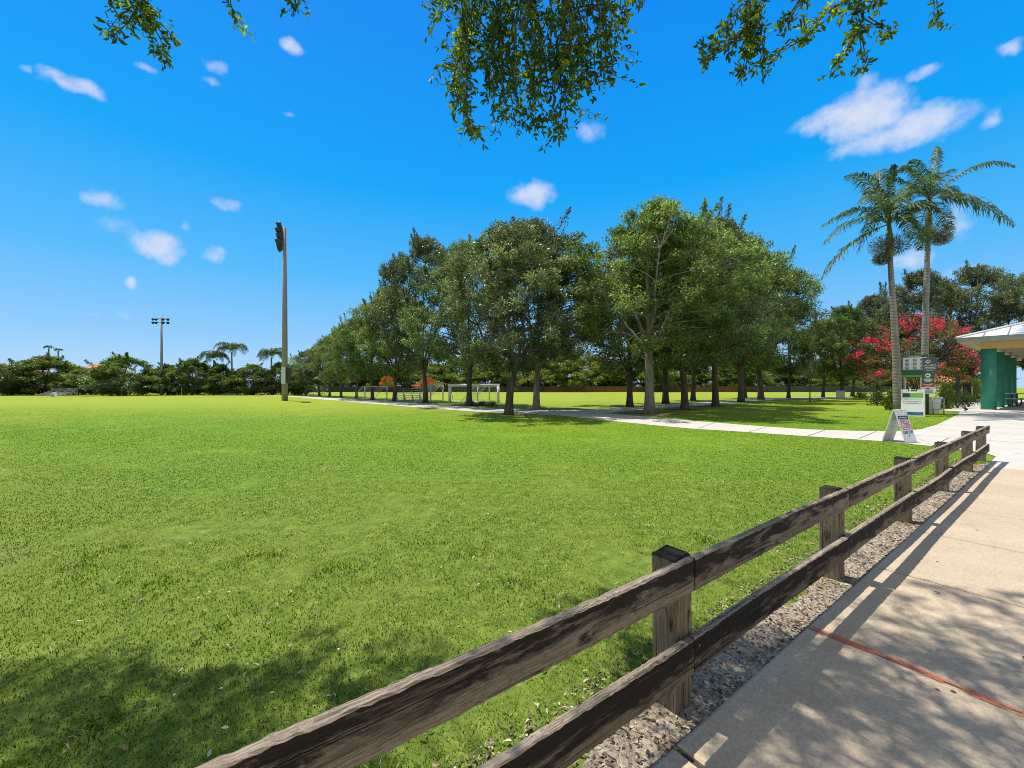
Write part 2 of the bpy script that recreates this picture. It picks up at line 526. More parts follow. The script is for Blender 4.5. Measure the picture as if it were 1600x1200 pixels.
# bare soil with leaf mould round the nearer trunks
bs = MB()
for i, (px, py, ra) in enumerate(((1015, 646, 1.5), (838, 640, 1.1), (733, 634, 1.3), (1070, 640, 1.1), (1118, 635, 1.2), (984, 635, 1.1), (665, 629.5, 1.2), (1158, 628, 1.2))):
    c = G(px, py); k = 26
    bs.add([(c[0] + ra * (1 + rr.uniform(-.22, .22)) * 1.25 * math.cos(2 * PI * j / k), c[1] + ra * (1 + rr.uniform(-.22, .22)) * math.sin(2 * PI * j / k), .0035 + .0004 * i) for j in range(k)], [tuple(range(k))])
tag(bs.build('bare_soil', plain('leaf_mould', (.15, .11, .07), .95, .1, var=.5, scale=5, bump=.4)), kind='structure')


# ------------------------------------------------------------------ grass blades (stuff)
def in_poly(P, poly):
    x, y = P[:, 0], P[:, 1]; ins = np.zeros(len(P), bool); k = len(poly)
    for i in range(k):
        x1, y1 = poly[i]; x2, y2 = poly[(i + 1) % k]
        c = ((y1 > y) != (y2 > y)) & (x < (x2 - x1) * (y - y1) / (y2 - y1 + 1e-12) + x1)
        ins ^= c
    return ins


def grass_mat():
    t = NT('grass_blade')
    at = t.n('ShaderNodeAttribute', attribute_name='tint')
    c = t.ramp(at.outputs['Fac'], [(0.0, (.040, .10, .005)), (.33, (.105, .205, .007)), (.62, (.225, .325, .012)), (.84, (.39, .43, .055)), (1.0, (.60, .51, .27))])
    p = t.bsdf(c, .8, None, .12)
    tr = t.n('ShaderNodeBsdfTranslucent'); t.l(c, tr.inputs['Color'])
    ms = t.n('ShaderNodeMixShader'); ms.inputs[0].default_value = .26
    t.l(p.outputs[0], ms.inputs[1]); t.l(tr.outputs[0], ms.inputs[2])
    return t.done(ms)


def vnoise(P, sc, seed):                      # cheap value noise in the plane
    r = np.random.default_rng(seed); T = r.random((64, 64))
    q = P * sc; i = np.floor(q).astype(int); f = q - i; f = f * f * (3 - 2 * f)
    a = T[i[:, 0] % 64, i[:, 1] % 64]; b = T[(i[:, 0] + 1) % 64, i[:, 1] % 64]
    c = T[i[:, 0] % 64, (i[:, 1] + 1) % 64]; d = T[(i[:, 0] + 1) % 64, (i[:, 1] + 1) % 64]
    return (a * (1 - f[:, 0]) + b * f[:, 0]) * (1 - f[:, 1]) + (c * (1 - f[:, 0]) + d * f[:, 0]) * f[:, 1]


def make_grass():
    rg = np.random.default_rng(5)
    n = 520000
    zmin, zmax = 1.1, 30.0
    u = rg.random(n)
    Y = (math.sqrt(zmin) + u * (math.sqrt(zmax) - math.sqrt(zmin))) ** 2
    X = (rg.random(n) * 2 - 1) * (1.38 * Y + .8)
    P = np.stack([X, Y], 1)
    rel = P - E0; across = rel @ FN; along = rel @ FD
    edge = -.28 - .10 * np.sin(along * 2.1) - .14 * (vnoise(P, 4.0, 1) - .5) * 2
    keep = (across < edge) | ((across < -.05) & (rg.random(n) < .05) & (vnoise(P, 2.5, 8) > .55))
    keep |= (along > 11.6) & (Y > 9.5)
    keep &= ~in_poly(P, PATH); keep &= ~in_poly(P, PLAZA)
    bare = vnoise(P, 1.1, 3) * .6 + vnoise(P, 3.7, 4) * .4
    keep &= rg.random(n) < np.clip((31 - Y) / 16, 0, 1)
    keep &= rg.random(n) < np.clip(1.25 - 1.1 * np.clip((bare - .66) / .16, 0, 1), .12, 1)
    P = P[keep]; bare = bare[keep]; n = len(P)
    Y = P[:, 1]
    clump = np.clip((vnoise(P, 3.6, 21) - .80) * 4.0, 0, 1) * (Y < 4.5)      # taller weedy clumps close by
    h = (.010 + .017 * rg.random(n)) * (1 + 1.4 * clump)
    w = .0036 * np.sqrt(np.maximum(Y, 1.5) / 1.8) * (.7 + .7 * rg.random(n)) * (1 + .7 * clump)
    a = rg.random(n) * 2 * PI
    lean = .4 + .8 * rg.random(n)
    la = rg.random(n) * 2 * PI
    B = np.stack([np.cos(a), np.sin(a), np.zeros(n)], 1)
    Ld = np.stack([np.cos(la), np.sin(la), np.zeros(n)], 1)
    C = np.stack([P[:, 0], P[:, 1], np.zeros(n)], 1)
    M = C + Ld * (h * lean * .35)[:, None]; M[:, 2] += h * .6
    T = C + Ld * (h * lean * 1.1)[:, None]; T[:, 2] += h * (1.05 - .35 * lean)
    V = np.stack([C - B * w[:, None] * .5, C + B * w[:, None] * .5, M + B * w[:, None] * .42, M - B * w[:, None] * .42, T], 1).reshape(-1, 3)
    b = (np.arange(n) * 5)[:, None]
    F = np.concatenate([b + np.array([[0, 1, 2]]), b + np.array([[0, 2, 3]]), b + np.array([[3, 2, 4]])], 0)
    dry_pale = .5 * vnoise(P, .33, 6) + .3 * vnoise(P, 1.3, 7) + .2 * vnoise(P, 5, 9)
    t = .0 + .68 * dry_pale + .25 * rg.standard_normal(n) + .42 * np.clip((bare - .53) / .16, 0, 1) - .16 * np.clip((vnoise(P, .22, 31) - .5) * 3, 0, 1) + np.clip((Y - 12) / 18, 0, 1) * .10 - .05 * clump
    t = np.where(rg.random(n) < .07, .97, np.clip(t, 0, .93))
    me = np_mesh('grass', V, F, grass_mat(), np.repeat(t, 5))
    tag(np_obj('grass', me), kind='stuff')


make_grass()


# fallen leaves and chips
def make_litter():
    rg = np.random.default_rng(9)
    def mat(nm, st):
        t = NT(nm); at = t.n('ShaderNodeAttribute', attribute_name='tint')
        return t.done(t.bsdf(t.ramp(at.outputs['Fac'], st), .6, None, .3))
    lm = mat('dead_leaf', [(0.0, (.05, .032, .018)), (.4, (.20, .13, .075)), (.7, (.42, .34, .24)), (1.0, (.66, .60, .52))])
    P = []
    n = 1000                                               # on the lawn
    Y = 1.3 + 11 * rg.random(n) ** 1.6; X = (rg.random(n) * 2 - .85) * 1.25 * Y
    q = np.stack([X, Y], 1); ac = (q - E0) @ FN
    ok = (ac < -.4) & ((rg.random(n) < .25) | (X > -1.2 * Y + 0.5 * rg.random(n) * Y)) & ~in_poly(q, PATH)
    P.append(np.c_[q[ok], .022 + .012 * rg.random(ok.sum())])
    n = 8000                                               # on the gravel strip, drifting against the kerb
    s = -1.8 + 13.4 * rg.random(n) ** 1.3; p = -.52 * rg.random(n) ** 1.25
    q = E0 + s[:, None] * FD + p[:, None] * FN
    P.append(np.c_[q, .009 + .006 * rg.random(n)])
    n = 34                                                 # on the sidewalk
    s = -1 + 9 * rg.random(n); p = .05 + 2.2 * rg.random(n)
    P.append(np.c_[E0 + s[:, None] * FD + p[:, None] * FN, np.full(n, .028)])
    n0, n1 = len(P[0]), len(P[1]); C = np.concatenate(P); n = len(C)
    a = rg.random(n) * 2 * PI
    A = np.c_[np.cos(a), np.sin(a), .25 * rg.standard_normal(n)]
    N = np.c_[.35 * rg.standard_normal((n, 2)), np.ones(n)]
    L = .028 + .026 * rg.random(n); L[:n0] *= .72; L[n0:n0 + n1] *= .58 * (1 + .7 * (rg.random(n1) < .12)); Wd = L * (.32 + .2 * rg.random(n))
    L[n0 + n1:] *= .85
    V, F, k = leaf_arrays(C, A, N, L, Wd, True)
    t = rg.random(n); t[:n0] = .40 + .5 * rg.random(n0) - .5 * (rg.random(n0) < .2); t[n0:n0 + n1] = .85 * rg.random(n1) ** 1.2; t[n0 + n1:] = .25 * rg.random(n - n0 - n1)
    tag(np_obj('fallen_leaves', np_mesh('fallen_leaves', V, F, lm, np.repeat(t, k))), kind='stuff')


make_litter()


# ------------------------------------------------------------------ timber rail fence
def timber(L, y0, y1, z0, z1, seed, seg=96, jit=.0030):
    """rough sawn board along X, one ring of eight points per step"""
    r = random.Random(seed); mb = MB(); rows = []
    ph = [r.uniform(0, 6) for _ in range(4)]
    for i in range(seg + 1):
        x = L * i / seg
        bow = .005 * math.sin(3.1 * i / seg + ph[0]); tw = .004 * math.sin(5 * i / seg + ph[1])
        c = .006
        ring = [(y0, z0 + c), (y0 + c, z0), (y1 - c, z0), (y1, z0 + c), (y1, z1 - c), (y1 - c, z1), (y0 + c, z1), (y0, z1 - c)]
        for (y, z) in ring:
            top = z > (z0 + z1) / 2
            rows.append((x, y + tw + r.uniform(-jit, jit) * .5, z + bow + (r.uniform(-jit, jit) + (.0012 * math.sin(i * .9 + ph[2]) if top else 0))))
    fs = []; ms = []
    for i in range(seg):
        for j in range(8):
            a, b = i * 8 + j, i * 8 + (j + 1) % 8
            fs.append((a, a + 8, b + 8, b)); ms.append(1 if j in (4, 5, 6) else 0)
    fs.append(tuple(range(8))); ms.append(0); fs.append(tuple(range(seg * 8, seg * 8 + 8))[::-1]); ms.append(0)
    mb.v = rows; mb.f = fs; mb.m = ms
    return mb


FSHIFT = -.132 - .035                        # post centre line, across
fence = thing('rail_fence', 'low weathered two rail timber fence beside the sidewalk', 'fence', (*E(0, FSHIFT), 0), R_(36))
# fence frame: x along, y away from the camera side (local +y = -FN)
post_s = [.24 - 4.80, .24 - 2.40, .24, 2.56, 4.97, 7.39, 9.84, 11.70]
for i, s in enumerate(post_s):
    r = random.Random(50 + i); h = .748 + r.uniform(-.006, .012); w = .069
    mb = MB(); rows = []
    zs = [-.1, .0, .1, .25, .4, .55, .68, h - .012, h]
    for z in zs:
        k = w - (.008 if z == h else 0)
        for (x, y) in ((-k, -k + .008), (-k + .008, -k), (k - .008, -k), (k, -k + .008), (k, k - .008), (k - .008, k), (-k + .008, k), (-k, k - .008)):
            rows.append((x + r.uniform(-.003, .003), y + r.uniform(-.003, .003), z + (r.uniform(-.008, .008) if z >= h - .02 else 0)))
    fs = [(a * 8 + j, a * 8 + (j + 1) % 8, a * 8 + 8 + (j + 1) % 8, a * 8 + 8 + j) for a in range(len(zs) - 1) for j in range(8)]
    fs.append(tuple(range((len(zs) - 1) * 8, len(zs) * 8)))
    mb.add(rows, fs, 0); mb.m[-1] = 1
    mb.m[-9:-1] = [1] * 8
    o = mb.build('post', [WOOD_POST, wood_mat('post_top_%d' % i, 'z', blk=.36) if i == 2 else bpy.data.materials['mildewed_rail']], fence)
    o.location = (s, 0, 0); o.rotation_euler = (r.uniform(-.012, .012), r.uniform(-.012, .012), r.uniform(-.02, .02))
for i in range(len(post_s) - 1):
    a, b = post_s[i] + .006, post_s[i + 1] - .006
    if i == len(post_s) - 2: b += .10
    for (z0, z1, mt, k) in ((.610, .768, WOOD, 0), (.205, .375, WOOD_LOW, 1)):
        r = random.Random(i * 2 + k)
        mb = timber(b - a, -.075 - .042, -.077, z0, z1, i * 7 + k)
        for xe in (.035, b - a - .035 - (.1 if i == len(post_s) - 2 else 0)):
            for q in (.28, .72):
                zz = z0 + (z1 - z0) * q
                cx = xe + r.uniform(-.008, .008)
                ring = [(cx + .006 * math.cos(t), -.119, zz + .006 * math.sin(t)) for t in np.linspace(0, 2 * PI, 8, endpoint=False)]
                mb.add(ring, [tuple(range(8))], 2)
        o = mb.build('rail', [mt, WOOD_TOP, STEEL], fence)
        o.location = (a, 0, r.uniform(-.006, .006))
        o.rotation_euler = (0, r.uniform(-.0025, .0025), 0)


# ------------------------------------------------------------------ trees
def bez(a, b, c, k):
    t = np.linspace(0, 1, k)[:, None]
    return (1 - t) ** 2 * np.asarray(a) + 2 * t * (1 - t) * np.asarray(b) + t * t * np.asarray(c)


def make_leafy(C, outward, rg, L, Wr, mat, tintbase, name, upb=.9):
    n = len(C)
    A = unit(outward * .9 + rg.standard_normal((n, 3)) * .8 + np.array([0, 0, -.15]))
    N = unit(rg.standard_normal((n, 3)) + np.array([0, 0, upb]))
    Ls = L * (.6 + .8 * rg.random(n))
    V, F, k = leaf_arrays(C, A, N, Ls, Ls * Wr)
    return np_mesh(name, V, F, mat, np.repeat(np.clip(tintbase, 0, 1), k))


def tree_proto(seed, H=11.0, R=4.6, fork=2.4, cb=2.5, nclump=142, per=300, leaf=.13, limbs=6, trunk_r=.215, shape=.75, mat=LEAF, bark=BARK, sprig=14, csize=1.0, stems=1):
    rg = np.random.default_rng(seed)
    tb = MB(); nodes = []
    base_pts = []
    for sidx in range(stems):
        off = np.zeros(3) if stems == 1 else np.array([rg.uniform(-.5, .5), rg.uniform(-.5, .5), 0])
        lean = rg.uniform(-.25, .25, 2) * (1 if stems == 1 else 2.2)
        top = np.array([lean[0], lean[1], fork]) + off
        p = bez(off + np.array([0, 0, -.1]), off + np.array([lean[0] * .1, lean[1] * .1, fork * .55]), top, 7)
        rad = trunk_r * np.array([1.55, 1.18, 1.02, .97, .93, .93, .98])
        tb.tube(p, rad, 10)
        base_pts.append(top)
    for i in range(limbs):
        top = base_pts[i % stems]
        az = 2 * PI * i / limbs + rg.uniform(-.35, .35)
        rr_ = R * rg.uniform(.35, .72); zt = fork + (H - fork) * rg.uniform(.45, .78)
        end = np.array([math.cos(az) * rr_, math.sin(az) * rr_, zt])
        ctl = top + np.array([math.cos(az) * rr_ * .55, math.sin(az) * rr_ * .55, (zt - fork) * rg.uniform(.18, .4)])
        st = top - np.array([0, 0, rg.uniform(.0, .25)])
        p = bez(st, ctl, end, 10)
        p[1:-1] += rg.uniform(-.08, .08, (8, 3))
        rad = np.linspace(trunk_r * rg.uniform(.42, .6), .03, 10)
        tb.tube(p, rad, 7)
        nodes += [q for q in p[2:]]
    ld = bez(base_pts[0], np.array([rg.uniform(-.4, .4), rg.uniform(-.4, .4), (fork + H) / 2]), np.array([rg.uniform(-.9, .9), rg.uniform(-.9, .9), H * .86]), 9)
    tb.tube(ld, np.linspace(trunk_r * .55, .03, 9), 7); nodes += [q for q in ld[2:]]
    nodes = np.array(nodes)
    ph = rg.uniform(0, 6.28, 5)
    def prof(t, a):
        lump = 1 + .13 * np.sin(3 * a + ph[0] + 4 * t) + .10 * np.sin(5 * a + ph[1] - 6 * t) + .07 * np.sin(8 * a + ph[2])
        return R * np.sin(PI * np.clip(t, .02, .98) ** shape) ** .62 * lump
    T = rg.random(nclump) ** .9; Az = rg.uniform(0, 2 * PI, nclump)
    rho = np.sqrt(rg.uniform(.16, 1.08, nclump))
    rad = prof(T, Az) * rho
    CC = np.stack([np.cos(Az) * rad, np.sin(Az) * rad, cb + (H - cb) * T * .97], 1)
    sz = csize * rg.uniform(.42, .85, nclump)
    allC, allO, allT = [], [], []
    for c, s in zip(CC, sz):
        d = np.linalg.norm(nodes - c, axis=1) + np.where(nodes[:, 2] > c[2], 1.2, 0)
        nd = nodes[np.argmin(d)]
        mid = (nd + c) / 2 + np.array([0, 0, .12 * np.linalg.norm(c - nd)]) + rg.uniform(-.15, .15, 3)
        p = bez(nd, mid, c, 5)
        tb.tube(p, np.linspace(.045, .010, 5), 5, cap=False)
        k = int(per * (s / .64) ** 2)
        u = rg.standard_normal((k, 3)); u = unit(u) * (rg.random((k, 1)) ** .45)
        m2 = max(3, int(k / 22))                                   # small sprays inside each clump
        sp = unit(rg.standard_normal((m2, 3))) * rg.random((m2, 1)) ** .4 * np.array([1, 1, .72]) * s * 1.05
        which = rg.integers(0, m2, k)
        q = sp[which] + u * np.array([1, 1, .8]) * .26
        allC.append(c + q); allO.append(unit(q + (c - np.array([0, 0, cb + (H - cb) * .35])) * .25))
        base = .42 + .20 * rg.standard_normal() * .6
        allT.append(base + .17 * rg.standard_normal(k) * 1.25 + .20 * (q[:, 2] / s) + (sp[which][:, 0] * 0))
    for i in range(sprig):                                         # upright leading shoots that break the outline
        az = rg.uniform(0, 2 * PI); t = rg.uniform(.5, 1.0)
        r0 = prof(np.array([min(t, .95)]), np.array([az]))[0] * rg.uniform(.5, 1.0)
        b0 = np.array([math.cos(az) * r0, math.sin(az) * r0, cb + (H - cb) * t * .95])
        d = np.array([math.cos(az) * .5, math.sin(az) * .5, 1.0]) * rg.uniform(.8, 1.5); d[:2] += rg.uniform(-.3, .3, 2)
        tb.tube([b0 - d * .4, b0 + d * .5, b0 + d], [.02, .014, .006], 4, cap=False)
        k = int(per * .55); tt = rg.random((k, 1)) ** .8
        q = b0 + d * tt + rg.standard_normal((k, 3)) * .15 * (1.25 - tt)
        allC.append(q); allO.append(np.tile(d / np.linalg.norm(d), (k, 1))); allT.append(.45 + .17 * rg.standard_normal(k))
    C = np.concatenate(allC); O = np.concatenate(allO); Tn = np.concatenate(allT)
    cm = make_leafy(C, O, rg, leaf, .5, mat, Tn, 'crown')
    tm_o = tb.build('trunk', bark, None, smooth=True); tm = tm_o.data
    bpy.data.objects.remove(tm_o)
    zt = np.percentile(C[:, 2], 99.8); rx = np.percentile(np.hypot(C[:, 0], C[:, 1]), 97)
    return dict(trunk=tm, crown=cm, H=zt, R=rx)


def plant(proto, name, label, cat, base, height, width, rot, group=None, mat=None, bark=None):
    t = thing(name, label, cat, base, rot, group)
    t.scale = (width / 2 / proto['R'], width / 2 / proto['R'], height / proto['H'])
    for nm in ('trunk', 'crown'):
        o = np_obj(nm, proto[nm], t)
        mm = mat if nm == 'crown' else bark
        if mm is not None:
            o.material_slots[0].link = 'OBJECT'; o.material_slots[0].material = mm
    return t


def tree_px(proto, name, label, cat, px, by, top, wpx, rot, group=None, mat=None, bark=None):
    b = G(px, by); d = by - HOR
    return plant(proto, name, label, cat, b, (by - top) / d * EYE, wpx / d * EYE, rot, group, mat, bark)


OAK = [tree_proto(101 + i, fork=(2.5, 2.3, 2.7, 2.4, 2.6)[i], limbs=(6, 5, 7, 6, 5)[i], shape=(.72, .8, .7, .85, .75)[i], per=400, cb=2.7, leaf=.135) for i in range(5)]
OAKT = tree_proto(131, H=12.6, R=4.7, fork=4.0, cb=3.3, leaf=.135, trunk_r=.255, nclump=190, per=400, limbs=6)
BROAD = [tree_proto(151 + i, H=7.0, R=4.0, fork=1.2, cb=.5, nclump=170, per=360, leaf=.16, limbs=6, trunk_r=.2, shape=.6, mat=LEAF_BROAD, sprig=8, csize=.95) for i in range(3)]

ROWG = 'oaks along the park paths'
ROW = [
    # px, base y, top y, crown width px, proto, rotation, bark, label
    (795, 648, 352, 255, 0, .4, None, 'dark trunked oak standing on the near lawn between the path and the open field'),
    (838, 640, 336, 215, 1, 2.1, BARK_PALE, 'oak with a pale leaning trunk just across the path from the dark trunked oak'),
    (733, 634, 372, 180, 2, 1.0, None, 'oak with a low wide fork, rising in front of the thick white goal'),
    (665, 629.5, 372, 148, 3, 2.6, None, 'oak behind the path whose trunk stands right of the bleachers'),
    (617, 626.8, 446, 122, 4, .2, None, 'oak behind the path whose trunk stands left of the bleachers'),
    (582, 625, 474, 102, 0, 3.3, None, 'oak beside the leftmost white goal, left of the orange flowers'),
    (557, 623, 490, 88, 1, 4.4, None, 'smaller looking oak by the path, fifth trunk from the bare lamp pole'),
    (533, 621, 510, 80, 2, 5.0, None, 'oak by the far path, fourth trunk right of the tall lamp pole'),
    (515, 619.8, 526, 70, 3, .9, None, 'oak by the far path, third trunk right of the tall lamp pole'),
    (499, 618.8, 541, 62, 4, 1.8, None, 'oak by the far path, second trunk right of the tall lamp pole'),
    (478, 618, 549, 60, 0, 2.2, None, 'oak by the far path, first trunk right of the tall lamp pole'),
    (1015, 646, 320, 262, 5, 1.3, BARK_PALE, 'tallest oak, with a thick pale bare trunk where the two paths fork'),
    (1070, 640, 342, 215, 1, 5.2, None, 'oak on the grass right next to the thick pale trunked oak'),
    (1118, 635, 338, 190, 2, 3.9, None, 'oak with wide dark limbs, second trunk right of the thick pale trunk'),
    (1158, 628, 368, 165, 3, 1.5, None, 'oak beside the branching path, third trunk right of the thick pale trunk'),
    (1189, 624.6, 408, 145, 4, .7, None, 'oak on shaded grass, fourth trunk right of the thick pale trunk'),
    (1232, 622, 462, 95, 0, 5.5, None, 'oak left of the staked sapling, last tall one of the right hand row'),
    (984, 635, 402, 200, 2, .1, None, 'oak with a black trunk at the rear path edge, left of the thick pale trunk'),
    (1040, 630.5, 396, 165, 4, 2.9, None, 'black trunked oak of the rear row showing just right of the thick pale trunk'),
    (1083, 626, 404, 135, 3, 4.1, None, 'rear row oak seen between the first and second trunks right of the pale one'),
    (1164, 622, 440, 110, 1, .5, None, 'slim rear row oak half hidden behind the third trunk right of the pale one'),
    (1286, 621, 498, 88, 2, 1.9, None, 'oak on the right lawn in front of the white house, just right of the sapling'),
    (1316, 623.6, 478, 98, 3, 3.0, None, 'dark oak shading the grey bin on the right lawn'),
    (1332, 619.6, 488, 86, 4, 4.7, None, 'oak just behind and right of the grey bin on the right lawn'),
]
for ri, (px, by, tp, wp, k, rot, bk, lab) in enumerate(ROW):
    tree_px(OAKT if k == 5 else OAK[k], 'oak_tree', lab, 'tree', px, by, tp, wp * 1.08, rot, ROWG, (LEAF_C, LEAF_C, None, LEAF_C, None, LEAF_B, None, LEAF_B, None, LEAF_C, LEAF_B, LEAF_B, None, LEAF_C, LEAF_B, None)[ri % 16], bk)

# tall trees behind the pavilion and the flowering tree
for (px, by, tp, wp, k, rot, lab) in (
        (1372, 620, 452, 105, 1, .3, 'dark tree behind the left palm, left of the red flowering tree'),
        (1440, 622, 424, 150, 0, 1.2, 'tall grey green tree rising behind the two palm trunks'),
        (1522, 623, 416, 150, 3, 2.0, 'tall grey green tree rising behind the red flowers and the pavilion corner'),
        (1608, 623, 424, 150, 2, 3.5, 'tall grey green tree above the pavilion roof at the right edge')):
    tree_px(OAK[k], 'shade_tree', lab, 'tree', px, by, tp, wp, rot, 'tall trees behind the pavilion', LEAF_GREY)

# trees beyond the left field
ORD = ['first', 'second', 'third', 'fourth', 'fifth', 'sixth', 'seventh', 'eighth', 'ninth', 'tenth', 'eleventh', 'twelfth', 'thirteenth', 'fourteenth', 'fifteenth', 'sixteenth', 'seventeenth', 'eighteenth', 'nineteenth', 'twentieth', 'twenty first', 'twenty second', 'twenty third', 'twenty fourth']
LEFT = [(18, 567, 80, 0), (72, 556, 118, 1), (122, 577, 60, 2), (195, 553, 112, 0), (262, 569, 70, 1), (300, 560, 80, 2), (345, 566, 70, 0), (395, 569, 72, 1), (440, 566, 62, 2), (462, 572, 50, 0)]
for i, (px, tp, wp, k) in enumerate(LEFT):
    tree_px(BROAD[k], 'broad_tree', 'low spreading green tree beyond the open field, %s from the left edge' % ORD[i], 'tree', px, 617.2 if i != 3 else 618, tp, wp, 1.3 * i, 'trees beyond the open field',
            None, BARK_PALE if i == 3 else None)

# trees beyond the far fence
FARX = [(548, 560, 70), (590, 566, 60), (632, 562, 66), (678, 568, 58), (722, 556, 70), (768, 562, 64), (815, 553, 60), (852, 566, 50), (882, 545, 74), (925, 552, 60), (962, 560, 60), (1008, 556, 70), (1056, 560, 60),
        (1104, 558, 66), (1150, 562, 58), (1198, 560, 66), (1246, 566, 56), (1292, 572, 56), (1338, 566, 60), (1384, 570, 56), (1428, 572, 56), (1474, 568, 60), (1520, 572, 56)]
for i, (px, tp, wp) in enumerate(FARX):
    tree_px(BROAD[(i * 2 + i // 3) % 3], 'far_tree', 'light green tree behind the far boundary fence, %s of that line from the left' % ORD[i], 'tree', px, 611.6 + .3 * (i % 3), tp, wp * 1.6, 2.1 * i,
            'trees behind the far fence', LEAF_LIGHT if i % 3 != 1 else None)


# flowering trees
def blossoms(proto_seed, n, R, cb, H, mat, size, per, shape=.6, shell=.8):
    rg = np.random.default_rng(proto_seed); C = []; O = []
    for _ in range(n):
        t = rg.random() ** .8; a = rg.uniform(0, 2 * PI); r = R * math.sin(PI * min(.97, max(.03, t)) ** shape) ** .62 * rg.uniform(shell, 1.08)
        c = np.array([math.cos(a) * r, math.sin(a) * r, cb + (H - cb) * t])
        k = int(per * rg.uniform(.4, 1.5)); q = rg.standard_normal((k, 3)) * np.array([1, 1, .75]) * size * rg.uniform(.6, 1.3)
        C.append(c + q); O.append(q)
    C = np.concatenate(C); O = unit(np.concatenate(O))
    return make_leafy(C, O, rg, .13, .7, mat, .5 + .28 * rg.standard_normal(len(C)), 'blossoms')


MYR = tree_proto(171, H=7.4, R=4.3, fork=1.9, cb=1.5, nclump=120, per=230, leaf=.12, limbs=9, trunk_r=.085, shape=.62, mat=LEAF_MYRTLE, sprig=14, stems=5, csize=.85)
b = G(1432, 626); d = 22.0
myr = plant(MYR, 'crepe_myrtle', 'big shrubby tree covered in crimson pink blossoms behind the signs', 'flowering tree', b, (626 - 482) / d * EYE, 172 / d * EYE, .6)
bl = np_obj('blossoms', blossoms(5, 92, 4.6, 1.6, 7.6, PINK, .16, 56, .62), myr)
POI = tree_proto(172, H=4.3, R=2.8, fork=1.3, cb=1.5, nclump=50, per=160, leaf=.13, limbs=6, trunk_r=.12, shape=.6, mat=LEAF_LIGHT, sprig=2)
POIB = blossoms(9, 34, 3.0, 1.7, 4.5, ORANGE, .22, 110, .6, .45)
for (px, by, tp, wp, lab) in ((605, 615.5, 584, 26, 'small tree with bright orange flowers seen just left of the bleachers'),
                              (668, 615.5, 590, 48, 'wider orange flowered tree seen behind the trunk right of the bleachers'),
                              (6, 616.5, 566, 26, 'rusty orange flowered tree at the left edge beyond the field')):
    t = tree_px(POI, 'flame_tree', lab, 'flowering tree', px, by, tp, wp, .5)
    np_obj('blossoms', POIB, t)


# shrubs
def shrub_proto(seed, n=1600, leaf=.13, mat=SHRUB):
    rg = np.random.default_rng(seed); C = []; O = []
    for _ in range(26):
        a = rg.uniform(0, 2 * PI); r = rg.random() ** .5; z = rg.random()
        c = np.array([math.cos(a) * r * (1 - .35 * z), math.sin(a) * r * (1 - .35 * z), .08 + .86 * z])
        q = rg.standard_normal((n // 26, 3)) * .13; C.append(c + q); O.append(q + np.array([0, 0, .05]))
    C = np.concatenate(C); C[:, 2] = np.abs(C[:, 2]); st = MB()
    for i in range(7):
        a = rg.uniform(0, 6.28); st.tube([(0, 0, -.02), (math.cos(a) * .25, math.sin(a) * .25, .35), (math.cos(a) * .55, math.sin(a) * .55, .75)], [.03, .02, .008], 5)
    so = st.build('trunk', BARK); sm = so.data; bpy.data.objects.remove(so)
    return dict(trunk=sm, crown=make_leafy(C, unit(np.concatenate(O)), rg, leaf, .45, mat, .45 + .22 * rg.standard_normal(len(C)), 'foliage'), H=1.0, R=1.0)


SH = [shrub_proto(181), shrub_proto(182, 1200, .2), shrub_proto(183, 2600, .10)]


def shrub_px(k, label, px, by, top, wpx, mat=None, group=None, name='shrub'):
    d = by - HOR; s = thing(name, label, 'shrub', G(px, by), px * .37, group)
    s.scale = (wpx / d * EYE / 2, wpx / d * EYE / 2, (by - top) / d * EYE)
    for nm, key in (('stems', 'trunk'), ('foliage', 'crown')):
        o = np_obj(nm, SH[k][key], s)
        if nm == 'foliage' and mat: o.material_slots[0].link = 'OBJECT'; o.material_slots[0].material = mat
    return s


shrub_px(1, 'yellow green broad leaved shrub at the foot of the left palm', 1391, 641, 613, 20, SHRUB_Y)
shrub_px(0, 'dark low shrub left of the yellow green shrub by the left palm', 1371, 634, 612, 26)
shrub_px(0, 'low dark shrub on the lawn right of the grey bin', 1347, 622.5, 613, 22)
shrub_px(1, 'yellowish leafy shrub just right of the rubbish bin', 1477, 639, 603, 20, SHRUB_Y)
shrub_px(2, 'dark clipped shrub beside the plaza, nearer to the bin', 1496, 638, 612, 30)
shrub_px(2, 'dark clipped shrub beside the plaza, nearer to the teal columns', 1513, 636, 613, 26)
shrub_px(0, 'light green bush in the sun behind the clipped shrubs', 1492, 626, 596, 50, SHRUB_Y)
shrub_px(0, 'light green bush in the sun left of the teal columns', 1522, 626, 594, 36, LEAF_LIGHT)
for i, px in enumerate((735, 752, 768)):
    shrub_px(0, '%s low leafy plant under the white goal behind the path' % ['leftmost', 'middle', 'rightmost'][i], px, 633.5 + i * .8, 627.6, 22, None, 'low plants under the goal')
for i, px in enumerate(range(12, 476, 46)):
    shrub_px(2, 'dark hedge bush at the foot of the trees beyond the field, %s from the left' % ORD[i], px + 6 * (i % 3), 616.6, (597, 601, 594, 603, 599)[i % 5], (58, 44, 64, 40)[i % 4], (None, SHRUB, LEAF_BROAD)[i % 3], 'hedge bushes beyond the field', 'hedge_bush')


